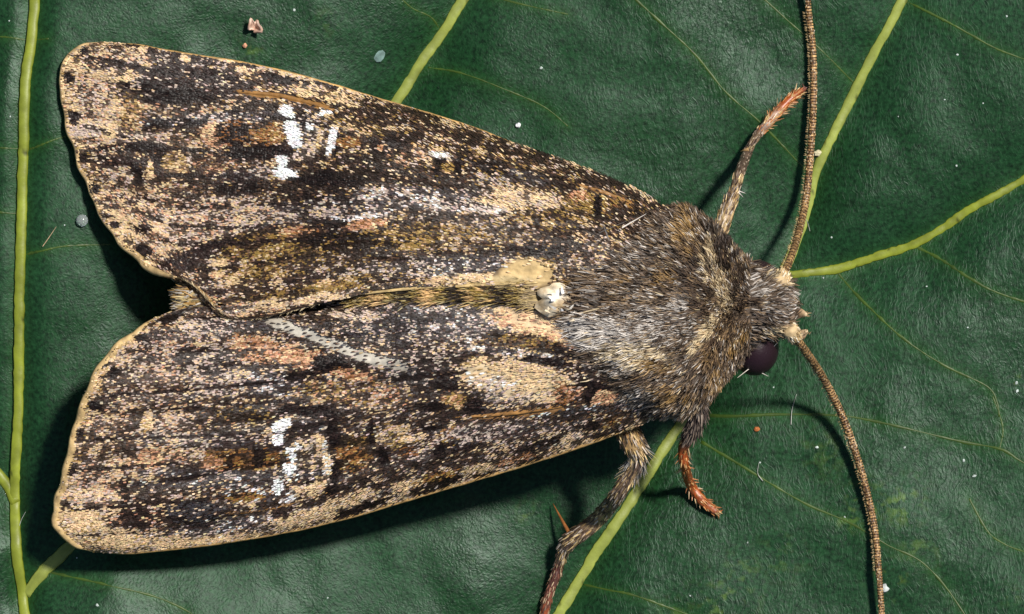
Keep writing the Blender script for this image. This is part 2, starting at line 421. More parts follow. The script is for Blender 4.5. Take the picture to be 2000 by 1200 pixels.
PAL = np.array([
    (.014, .008, .006),   # 0 black-brown
    (.042, .025, .021),   # 1 dark purple-brown
    (.15, .088, .052),    # 2 mid brown
    (.30, .14, .05),      # 3 orange-brown
    (.74, .55, .33),      # 4 cream
    (.60, .49, .42),      # 5 lilac white
    (.86, .87, .85),      # 6 white
    (.36, .235, .075),    # 7 gold
    (.07, .065, .07),    # 8 slate
    (.56, .31, .19),      # 9 salmon
])
NP = len(PAL)
def mixw(**k):
    names = dict(black=0, dark=1, brown=2, orange=3, cream=4, lilac=5, white=6, gold=7, slate=8, salmon=9)
    w = np.zeros(NP)
    for n, v in k.items(): w[names[n]] = v
    return w / w.sum()

def apply_blobs(w, px, py, blobs, seed):
    """blend region mixes (centre, radii, turn, strength, mix) into the per-scale weights; edges broken up by noise"""
    for k, (cx, cy, rx, ry, rot, st, mx) in enumerate(blobs):
        c, s = math.cos(R(rot)), math.sin(R(rot))
        X = (px - cx) * c + (py - cy) * s; Y = -(px - cx) * s + (py - cy) * c
        r = np.sqrt((X / rx) ** 2 + (Y / ry) ** 2) / 1.12
        sel = r < 1.9
        if not sel.any(): continue
        rr = r[sel] + .55 * (fbm(px[sel] / 12., py[sel] / 8., seed + k) - .5)
        a = min(1., st * 1.3) * (1 - smooth(.65, 1.25, rr))
        w[sel] = w[sel] * (1 - a[:, None]) + mx[None, :] * a[:, None]
    return w

def pick(w, coh=None, share=.5, pal=None):
    """draw a pigment for every scale; coh (a smooth field) makes neighbours agree"""
    pal = PAL if pal is None else pal
    order = np.argsort(pal @ np.array([.3, .5, .2]))
    cw = np.cumsum(w[:, order], 1); cw /= cw[:, -1:]
    q = rng.random(len(w))
    if coh is not None:
        x = share * (coh - coh.mean()) / coh.std() + (1 - share) * rng.normal(size=len(w))
        q = np.empty(len(w)); q[np.argsort(x)] = (np.arange(len(w)) + .5) / len(w)
    return order[(q[:, None] > cw).sum(1).clip(0, NP - 1)]

class Wing:
    def __init__(s, costa, outer, trail, base, zc, zt, camber, folds, under=None, seed=0, droop=0.):
        NU, NV = 221, 121; s.NU, s.NV = NU, NV
        c0 = curve(costa, NU); c1 = curve(trail, NU); d0 = curve(base, NV); d1 = curve(outer, NV)
        # scalloped outer margin
        u = np.linspace(0, 1, NU)[:, None, None]; v = np.linspace(0, 1, NV)[None, :, None]
        G = (1 - v) * c0[:, None] + v * c1[:, None] + (1 - u) * d0[None] + u * d1[None] \
            - ((1 - u) * (1 - v) * c0[0] + (1 - u) * v * c1[0] + u * (1 - v) * c0[-1] + u * v * c1[-1])
        s.PX, s.PY = G[..., 0], G[..., 1]
        u = u[..., 0]; v = v[..., 0]
        ZC = np.interp(u, *zc); ZT = np.interp(u, *zt)
        Z = ZC + (ZT - ZC) * v ** (.85 + droop * smooth(.45, 1, u)) + camber * np.sin(math.pi * v) * (1 - .85 * u ** 2)
        fold = np.zeros_like(Z)
        for vk, amp in folds:
            fold = fold + amp * np.exp(-((v - vk - .02 * np.sin(5 * u)) / .022) ** 2)
        Z = Z + fold * smooth(.1, .5, u) + .012 * (fbm(u * 9 + v * 0, v * 14 + u * 0, seed) - .5)
        Z = Z - .02 * smooth(.9, 1, u) * (1 - v)
        if under is not None:
            Z = Z + under(u, v)
        s.Z = Z = np.maximum(Z, leafz(s.PX, s.PY) + .03)
        s.G = W(s.PX, s.PY, Z)
    def at(s, u, v, A=None):
        A = s.G if A is None else A
        x = np.clip(u, 0, 1) * (s.NU - 1.001); y = np.clip(v, 0, 1) * (s.NV - 1.001)
        i = x.astype(int); j = y.astype(int); fx = x - i; fy = y - j
        if A.ndim == 3: fx = fx[:, None]; fy = fy[:, None]
        return (A[i, j] * (1 - fx) + A[i + 1, j] * fx) * (1 - fy) + (A[i, j + 1] * (1 - fx) + A[i + 1, j + 1] * fx) * fy
    def frame(s, u, v):
        e = .006
        P = s.at(u, v); T = nrm(s.at(u + e, v) - s.at(u - e, v)); B = s.at(u, v + e) - s.at(u, v - e)
        n = nrm(np.cross(T, B)); n *= np.sign(n[:, 2:3] + 1e-9); Bn = nrm(np.cross(n, T))
        return P, T, Bn, n
    def find(s, px, py):
        """nearest (u,v) of pixel positions"""
        out = []
        for x, y in zip(px, py):
            k = np.argmin((s.PX - x) ** 2 + (s.PY - y) ** 2); i, j = divmod(k, s.NV); out.append((i / (s.NU - 1), j / (s.NV - 1)))
        return np.array(out)
    def membrane(s, colfn):
        """closed shell 0.06 mm thick"""
        T = s.G.reshape(-1, 3); Bt = T - np.array([0, 0, .008]); n = len(T); NU, NV = s.NU, s.NV
        ii = (np.arange(NU - 1)[:, None] * NV + np.arange(NV - 1)[None, :]).ravel()
        Ft = np.stack([ii, ii + 1, ii + NV + 1, ii + NV], -1); Fb = Ft[:, ::-1] + n
        ring = np.r_[np.arange(NV), np.arange(1, NU) * NV + NV - 1, (NU - 1) * NV + np.arange(NV - 2, -1, -1), np.arange(NU - 2, 0, -1) * NV]
        r2 = np.roll(ring, -1); Fr = np.stack([ring, ring + n, r2 + n, r2], -1)
        C = colfn(s.PX.ravel(), s.PY.ravel())
        o = mesh_np('forewing', np.vstack([T, Bt]), np.vstack([Ft, Fb, Fr]), M_membrane, moth, np.vstack([C, C]))
        return o
    def scale_sites(s, row, col):
        us, vs = [], []
        L = np.linalg.norm(np.diff(s.G[:, s.NV // 2], axis=0), axis=1).sum(); nr = int(L / row)
        for k in range(nr):
            u = (k + .5) / nr; i = int(u * (s.NU - 1))
            w = np.linalg.norm(np.diff(s.G[i], axis=0), axis=1).sum(); n = max(3, int(w / col))
            v = (np.arange(n) + .5 * (k % 2) + .25 + rng.normal(0, .16, n)) / n
            us.append(np.full(n, u) + rng.normal(0, .13 / nr, n)); vs.append(v)
        u = np.concatenate(us); v = np.concatenate(vs); ok = (v > 0) & (v < 1) & (u > .002)
        return u[ok], v[ok]

def build_scales(wing, parent, base_fn, blobs, bare, seed, row=5.2, col=2.9):
    u, v = wing.scale_sites(row * PXS, col * PXS)
    P, T, B, n = wing.frame(u, v)
    px = wing.at(u, v, wing.PX); py = wing.at(u, v, wing.PY)
    w = base_fn(u, v, px, py)
    w = apply_blobs(w, px, py, blobs, seed)
    # dark lines along the nerves, then streaks and mottling shared by neighbouring scales
    for vk in (.12, .2, .29, .37, .45, .53, .61, .69, .77, .85, .93):
        dv = np.abs(v - vk - .018 * np.sin(4 * u + vk * 20)) * (500 / 4.)
        a = ((1 - smooth(.4, 1.3, dv)) * smooth(.42, .62, u) * smooth(.35, .6, fbm(u * 14, v * 30, seed + 40 + int(vk * 100))))[:, None] * .75
        w = w * (1 - a) + mixw(black=.45, dark=.55) * a
    co = .7 * fbm(px / 15., py / 11., seed + 91, 3) + .4 * fbm(u * 20, v * 48, seed + 90) + .3 * fbm(px / 45., py / 30., seed + 92)
    solid = w[:, 6] > .5
    idx = pick(w, co, .43)
    mean = w @ PAL
    c = PAL[idx] * .82 + mean * .18
    c[(rng.random(len(c)) < .02) & (w[:, 0] < .5)] = (.70, .56, .38)                     # stray bright scales
    c[solid] = np.where((rng.random(solid.sum()) < .93)[:, None], PAL[6], c[solid])
    c = .3 * (c * .86 / .3) ** 1.16                                  # pigments a little more saturated and contrasty
    c = c * (1 + .16 * rng.normal(size=(len(idx), 1))).clip(.5, 1.5) * (1 + .04 * rng.normal(size=(len(idx), 3)))
    # worn places have lost most scales
    keep = np.ones(len(u), bool)
    for (poly, hw, frac) in bare:
        d = seg_dist(px, py, poly) + 5 * (fbm(px / 10., py / 6., seed + 77) - .5) * 2
        keep &= ~((d < hw) & (rng.random(len(u)) < frac))
    u, v, P, T, B, n, c, px, py = [a[keep] for a in (u, v, P, T, B, n, c, px, py)]
    N = len(u)
    yaw = rng.normal(0, .13, N)[:, None]; T2 = nrm(T + B * yaw); B2 = nrm(np.cross(n, T2))
    roll = rng.normal(0, .16, N)[:, None]; B2 = nrm(B2 + n * roll)
    Lg = (row * PXS * rng.uniform(1.35, 1.9, N))[:, None]; Wd = (col * PXS * rng.uniform(.85, 1.15, N) * .5)[:, None]
    tip = (.0022 + .0035 * rng.random(N))[:, None]
    P0 = P - T2 * Lg * .3 + n * .0008
    rows_ = [(0., .35, .0), (.55, 1.0, .75), (1.0, .78, 1.0)]
    V = []
    for tt, ww, hh in rows_:
        ctr = P0 + T2 * Lg * tt + n * (tip * hh + .001)
        V += [ctr - B2 * Wd * ww, ctr + B2 * Wd * ww]
    V = np.stack(V, 1).reshape(-1, 3)
    b = np.arange(N) * 6
    F = np.concatenate([np.stack([b, b + 1, b + 3, b + 2], -1), np.stack([b + 2, b + 3, b + 5, b + 4], -1)])
    return tag(mesh_np('wing_scales', V, F, M_scale, parent, np.repeat(c, 6, 0), smooth_shade=False), kind='stuff')

def wing_tube(wing, parent, name, pts, w0, w1, col, lift=.0022, n=50):
    """raised nerve on the wing"""
    c = curve(pts, n); uv = wing.find(c[:, 0], c[:, 1])
    z = wing.at(uv[:, 0], uv[:, 1], wing.Z); z = np.convolve(np.r_[[z[0]] * 3, z, [z[-1]] * 3], np.ones(7) / 7, 'valid')
    s = np.linspace(0, 1, n); P = W(c[:, 0], c[:, 1], z + lift)
    r = (w0 + (w1 - w0) * s) * .5 * PXS * (.35 + .65 * np.sin(math.pi * np.clip(s * .96 + .02, 0, 1)) ** .5)
    V, F = tube_arrays(P, r * (1 + .5 * (fbm(s * 16, s * 0, 6) - .5)), 8, .35)
    f = fbm(np.repeat(s, 8) * n / 4, np.tile(np.arange(8), n) * .6, 4)
    C = np.array(col)[None] * (.55 + .9 * f[:, None]); C = np.vstack([C, C[:1], C[-1:]])
    return mesh_np(name, V, F, M_membrane, parent, C)

def margin_rim(wing, parent, side, w, col, v0=0., v1=1.):
    """rounded edge of the wing: 'costa' (leading) or 'outer' (fringe base)"""
    if side == 'costa':
        a, b_ = int(v0 * (wing.NU - 1)), int(v1 * (wing.NU - 1)) + 1
        P = wing.G[a:b_, 0].copy()
    else:
        a, b_ = int(v0 * (wing.NV - 1)), int(v1 * (wing.NV - 1)) + 1
        P = wing.G[-1, a:b_].copy()
    n = len(P); s = np.linspace(0, 1, n)
    r = w * PXS * .5 * np.minimum(1, np.minimum(s, 1 - s) * 9 + .4) * (1 + .3 * (fbm(s * n / 5, 0 * s, 8) - .5))
    V, F = tube_arrays(P - np.array([0, 0, .004]), r, 8, .8)
    f = fbm(np.repeat(s, 8) * n / 5, np.tile(np.arange(8), n) * .5, 14)
    C = np.array(col)[None] * (.5 + 1. * f[:, None]); C = np.vstack([C, C[:1], C[-1:]])
    return mesh_np('costal_edge' if side == 'costa' else 'fringe_base', V, F, M_membrane, parent, C)

def fringe(wing, parent, n, length, col, v0=0, v1=1, edge='outer', spread=.5):
    v = rng.uniform(v0, v1, n)
    if edge == 'outer':
        u = np.full(n, .995); P, T, B, N = wing.frame(u, v); D = T
    else:
        u = v; P, T, B, N = wing.frame(u, np.full(n, .995)); D = B * np.sign((B * (wing.at(u, np.full(n, .99)) - wing.at(u, np.full(n, .9)))).sum(1))[:, None] * .3 + T
    D = nrm(D + rng.normal(0, spread * .3, (n, 3)) - np.array([0, 0, .1]))
    c = np.array(col)[None] * rng.uniform(.4, 1.3, (n, 1))
    V, F, C = ribbons(P - D * .012 - np.array([0, 0, .003]), D, N, length * PXS * rng.uniform(.5, 1.2, n), 3.2 * PXS, c, -.1, 2, .8)
    return tag(mesh_np('fringe_hairs', V, F, M_fur, parent, C), kind='stuff')

# ---- outlines read from the photograph (pixels), heights from the roof-like pose of the wings
U_costa = [(1318, 418), (1255, 377), (1190, 347), (1100, 313), (1000, 279), (900, 244), (800, 213), (740, 196), (650, 168), (560, 143), (470, 124), (400, 113), (330, 102), (270, 91), (205, 85)]
U_outer = [(205, 85), (162, 93), (132, 118), (123, 150), (124, 175), (126, 197), (132, 224), (136, 255), (152, 290), (157, 325), (173, 350), (180, 375), (190, 395), (202, 425), (226, 455), (238, 477), (268, 500), (288, 522), (312, 534), (342, 543)]
U_trail = [(1140, 566), (1000, 564), (900, 560), (800, 561), (740, 567), (680, 582), (600, 599), (540, 615), (490, 623), (448, 622), (422, 604), (398, 578), (372, 555), (342, 543)]
U_base = [(1318, 418), (1250, 460), (1190, 510), (1140, 566)]
L_costa = [(1318, 790), (1255, 827), (1180, 853), (1100, 881), (1000, 913), (900, 943), (800, 973), (700, 1003), (600, 1028), (500, 1047), (400, 1062), (300, 1073), (240, 1078), (190, 1076)]
L_outer = [(190, 1076), (150, 1062), (124, 1040), (109, 1020), (113, 998), (114, 975), (124, 950), (131, 915), (139, 890), (147, 845), (158, 817), (164, 790), (180, 757), (189, 730), (213, 700), (233, 675), (266, 655), (290, 634), (325, 612)]
L_trail = [(1148, 604), (1060, 592), (980, 584), (880, 588), (800, 588), (700, 584), (620, 588), (540, 594), (450, 598), (380, 600), (325, 612)]
L_base = [(1318, 790), (1250, 740), (1190, 670), (1148, 604)]

upper = Wing(U_costa, U_outer, U_trail, U_base, ([0, .3, .6, 1], [.40, .28, .17, .05]), ([0, .3, .6, .9, 1], [.56, .52, .46, .37, .30]), .07,
             [(.18, .006), (.34, -.006), (.47, .006), (.58, -.006), (.68, .007), (.8, -.006), (.9, .006)], seed=21, droop=4.5)
def tuck(u, v):
    return -.05 * smooth(.45, .65, u) * smooth(.86, .98, v)
lower = Wing(L_costa, L_outer, L_trail, L_base, ([0, .3, .6, 1], [.40, .28, .20, .17]), ([0, .3, .6, .9, 1], [.54, .50, .43, .40, .39]), .07,
             [(.16, .006), (.3, -.006), (.44, .006), (.55, -.006), (.66, .007), (.78, -.006)], under=tuck, seed=22)

def mem_col(bases):
    def f(px, py):
        C = np.tile(np.array((.085, .055, .04)), (len(px), 1))
        for (cx, cy, rx, ry, rot, col) in bases:
            c, s = math.cos(R(rot)), math.sin(R(rot))
            X = (px - cx) * c + (py - cy) * s; Y = -(px - cx) * s + (py - cy) * c
            a = (1 - smooth(.7, 1.2, np.hypot(X / rx, Y / ry)))[:, None]
            C = C * (1 - a) + np.array(col) * a
        return C
    return f
up_o = upper.membrane(mem_col([(1030, 535, 60, 34, -10, (.62, .44, .20)), (930, 556, 130, 16, -3, (.50, .38, .19)), (560, 195, 110, 12, 12, (.30, .15, .04))]))
lo_o = lower.membrane(mem_col([(660, 672, 160, 26, 18, (.50, .46, .38)), (1060, 635, 110, 36, 10, (.78, .56, .33)), (1010, 745, 115, 48, 8, (.72, .56, .34)), (1050, 806, 130, 14, -8, (.36, .19, .07))]))
up_o['label'] = 'forewing lying uppermost along the ridge'; lo_o['label'] = 'forewing tucked under the other along the ridge'

cdl = mixw(cream=.35, lilac=.35, dark=.2, salmon=.1); crm = mixw(cream=.8, lilac=.12, gold=.08); drk = mixw(black=.75, dark=.25)
wht = mixw(white=1); sal = mixw(salmon=.55, orange=.2, cream=.15, brown=.1); gbr = mixw(gold=.35, orange=.25, black=.25, brown=.15)
slt = mixw(slate=.42, lilac=.22, dark=.3, white=.06); gry = mixw(dark=.5, slate=.2, lilac=.2, brown=.1); gld = mixw(gold=.5, brown=.2, black=.2, cream=.1)
org = mixw(orange=.55, gold=.2, black=.15, cream=.1); mot = mixw(cream=.32, salmon=.13, brown=.15, black=.2, lilac=.2); dpu = mixw(dark=.7, black=.2, lilac=.06, brown=.04)

def base_upper(u, v, px, py):
    w0 = mixw(black=.30, dark=.36, brown=.15, cream=.08, lilac=.06, gold=.05)
    w1 = mixw(black=.20, dark=.32, brown=.17, cream=.16, lilac=.10, salmon=.05)
    a = smooth(.55, .95, u)[:, None]
    w = w0 * (1 - a) + w1 * a
    e = (1 - smooth(.0, .05, v))[:, None] * .75           # leading edge: cream broken by dark bars
    bars = (np.sin(u * 62 + 1.2 * np.sin(u * 23)) > .35)[:, None]
    w = w * (1 - e) + np.where(bars, mixw(black=.7, dark=.3), mixw(cream=.5, brown=.2, lilac=.2, black=.1)) * e
    e = smooth(.965, .985, u)[:, None] * .7
    return w * (1 - e) + mixw(cream=.55, gold=.15, brown=.2, lilac=.1) * e
def base_lower(u, v, px, py):
    w0 = mixw(black=.26, dark=.32, slate=.12, brown=.11, cream=.09, lilac=.10)
    w1 = mixw(black=.17, dark=.29, slate=.07, brown=.13, cream=.17, lilac=.14, salmon=.03)
    a = smooth(.55, .95, u)[:, None]
    w = w0 * (1 - a) + w1 * a
    e = (1 - smooth(.02, .075, v))[:, None] * .7
    bars = ((np.sin(u * 60 + 1.4 * np.sin(u * 19)) > .2) & (u < .62))[:, None]
    w = w * (1 - e) + np.where(bars, mixw(black=.6, dark=.4), mixw(cream=.6, lilac=.2, brown=.1, dark=.1)) * e
    e = smooth(.965, .985, u)[:, None] * .7
    return w * (1 - e) + mixw(cream=.55, gold=.2, brown=.15, lilac=.1) * e

UB = [
    (330, 145, 120, 40, 8, .75, dpu), (300, 178, 120, 22, 6, .7, mixw(black=.6, dark=.35, lilac=.05)), (420, 165, 70, 22, 8, .7, dpu), (245, 112, 50, 16, 6, .5, mot), (240, 150, 30, 12, 0, .5, crm),
    (560, 160, 50, 9, 12, .7, drk), (640, 190, 60, 14, 15, .5, crm),
    (200, 210, 42, 65, 0, .65, cdl), (170, 255, 34, 15, 0, .8, mixw(lilac=.8, cream=.2)), (232, 220, 10, 36, 0, .5, crm), (262, 220, 26, 34, 0, .6, mixw(cream=.45, gold=.3, salmon=.15, brown=.1)),
    (215, 260, 12, 20, 0, .6, crm), (280, 270, 60, 9, -5, .6, mixw(lilac=.5, cream=.3, dark=.2)), (250, 290, 80, 10, -3, .6, drk), (310, 240, 40, 10, 0, .5, drk),
    (430, 233, 140, 10, -3, .7, slt), (360, 240, 60, 8, 0, .6, drk), (420, 265, 26, 24, 0, .75, mixw(salmon=.35, cream=.35, brown=.3)), (345, 275, 50, 14, 0, .5, mot),
    (462, 262, 36, 26, 0, .75, mixw(black=.7, orange=.15, dark=.15)), (530, 266, 26, 18, 0, .75, org), (500, 270, 12, 16, 0, .6, org), (500, 300, 70, 14, 0, .7, mixw(black=.7, dark=.3)),
    (250, 320, 60, 14, 5, .6, dpu), (330, 310, 40, 14, 0, .5, drk), (298, 335, 7, 16, -8, .95, crm), (350, 322, 24, 28, 0, .7, mixw(cream=.45, gold=.2, brown=.35)), (375, 312, 6, 12, 0, .8, mixw(lilac=.8, cream=.2)), (270, 345, 14, 24, 0, .8, drk),
    (420, 325, 40, 20, 0, .5, mixw(brown=.5, dark=.3, salmon=.2)), (480, 345, 60, 14, -6, .6, gry), (470, 370, 40, 16, 0, .55, drk), (240, 345, 30, 20, 0, .5, cdl),
    (615, 262, 34, 40, 0, .6, mixw(lilac=.35, cream=.2, dark=.3, slate=.15)), (600, 300, 30, 14, -30, .6, mixw(lilac=.5, cream=.3, dark=.2)),
    (563, 218, 12, 9, 0, 1, wht), (577, 262, 14, 32, -16, 1, wht), (556, 316, 11, 10, 20, 1, mixw(white=.8, lilac=.2)), (563, 341, 20, 11, 12, 1, wht), (606, 250, 8, 8, 0, .6, wht),
    (654, 268, 8, 18, 12, .95, wht), (647, 294, 6, 14, 10, .95, mixw(white=.7, cream=.3)), (640, 226, 12, 8, 0, .8, mixw(white=.6, cream=.4)), (628, 270, 5, 28, 5, .7, crm), (662, 285, 4, 20, 6, .8, drk), (596, 240, 6, 24, 0, .5, drk),
    (683, 280, 24, 11, 0, .85, org), (760, 285, 30, 18, -15, .75, mixw(black=.6, dark=.3, lilac=.1)), (745, 291, 6, 5, 0, .9, sal), (700, 250, 60, 14, 12, .55, mixw(dark=.5, gold=.2, cream=.3)),
    (650, 355, 70, 12, 0, .7, drk), (740, 345, 110, 12, 3, .55, mixw(black=.5, dark=.4, cream=.1)), (830, 315, 60, 18, 8, .45, mot), (640, 345, 16, 12, 0, .9, drk),
    (865, 322, 14, 10, 30, .9, drk), (880, 330, 16, 10, 0, .85, mixw(gold=.7, cream=.2, black=.1)), (898, 328, 8, 14, 0, .8, drk), (855, 338, 8, 6, 0, .9, drk), (862, 306, 18, 6, 10, .7, mixw(lilac=.7, white=.3)),
    (975, 350, 40, 16, 0, .6, mixw(slate=.5, gold=.2, lilac=.3)), (950, 330, 60, 12, 12, .5, drk), (1035, 350, 40, 14, 10, .5, slt),
    (700, 400, 90, 22, -3, .5, slt), (850, 382, 130, 12, 3, .65, slt), (900, 405, 120, 10, 2, .6, mixw(lilac=.5, slate=.25, white=.1, dark=.15)), (1020, 395, 80, 24, 5, .8, mixw(cream=.62, lilac=.18, brown=.1, dark=.1)), (960, 412, 30, 8, 0, .7, mixw(lilac=.8, white=.2)),
    (700, 426, 60, 7, -8, .75, mixw(white=.4, lilac=.4, dark=.2)), (715, 440, 40, 9, -8, .8, sal), (590, 455, 42, 13, -8, .85, sal), (640, 410, 60, 40, 0, .5, drk), (560, 420, 120, 20, -6, .5, mixw(lilac=.4, slate=.3, cream=.1, dark=.2)),
    (290, 420, 75, 45, 20, .65, mixw(cream=.42, salmon=.18, lilac=.15, brown=.1, black=.15)), (250, 395, 60, 14, -8, .4, dpu), (420, 425, 110, 35, -5, .55, mixw(lilac=.38, cream=.25, dark=.2, salmon=.1, slate=.07)), (330, 455, 55, 18, -10, .5, mot),
    (280, 450, 18, 16, 0, .7, dpu), (370, 470, 60, 14, -18, .5, cdl), (250, 450, 40, 14, 50, .55, crm), (300, 480, 30, 20, 20, .5, mot),
    (420, 490, 80, 14, -14, .8, dpu), (345, 522, 50, 10, -14, .7, dpu), (500, 480, 70, 20, -12, .6, mixw(gold=.3, black=.4, brown=.3)), (580, 490, 90, 22, -6, .6, gld), (650, 470, 60, 20, 0, .6, drk),
    (432, 520, 15, 18, 10, .8, crm), (425, 540, 12, 7, 0, .8, mixw(salmon=.5, cream=.5)), (458, 550, 14, 8, 0, .75, crm), (420, 565, 30, 12, 20, .5, gry), (520, 530, 60, 16, -8, .5, gld), (640, 515, 70, 16, -5, .45, mixw(lilac=.3, gold=.3, dark=.4)),
    (560, 590, 130, 12, -9, .8, mixw(cream=.55, lilac=.25, brown=.2)), (600, 570, 120, 8, -8, .7, mixw(black=.4, gold=.35, brown=.25)), (470, 605, 30, 16, 0, .6, mixw(cream=.4, salmon=.2, lilac=.2, dark=.2)),
    (760, 470, 110, 16, -2, .6, mixw(black=.6, dark=.2, gold=.2)), (860, 455, 100, 16, 0, .5, gld), (820, 480, 40, 8, -5, .6, gld), (960, 455, 90, 18, 0, .5, mixw(brown=.3, gold=.2, black=.3, lilac=.2)),
    (880, 520, 130, 18, -2, .7, slt), (760, 530, 90, 20, -4, .6, mixw(black=.35, dark=.3, lilac=.25, gold=.1)), (680, 552, 60, 12, -8, .5, gld), (930, 545, 90, 10, -3, .6, crm),
    (1150, 402, 42, 22, 10, .7, gld), (1170, 405, 7, 22, 0, .95, drk), (1130, 385, 20, 10, 0, .6, sal), (1215, 398, 24, 12, 10, .6, gbr), (1080, 430, 70, 18, 5, .5, mixw(black=.4, dark=.3, gold=.3)),
    (1030, 530, 46, 26, -8, .8, mixw(cream=.7, gold=.3)), (1060, 490, 50, 14, 0, .6, drk),
    (139, 155, 9, 12, 0, 1, drk), (149, 230, 11, 14, 0, 1, drk), (167, 101, 10, 7, 30, .9, drk), (188, 368, 12, 12, 30, .95, drk), (284, 493, 15, 11, 20, .95, drk), (228, 440, 10, 9, 30, .8, drk), (170, 310, 12, 8, 0, .6, drk),
    (283, 99, 9, 6, 0, 1, crm), (367, 117, 10, 7, 0, 1, crm), (475, 138, 10, 7, 0, 1, crm), (290, 131, 9, 6, 0, .9, crm), (420, 122, 30, 7, 10, .8, dpu), (330, 108, 22, 6, 8, .7, dpu),
]
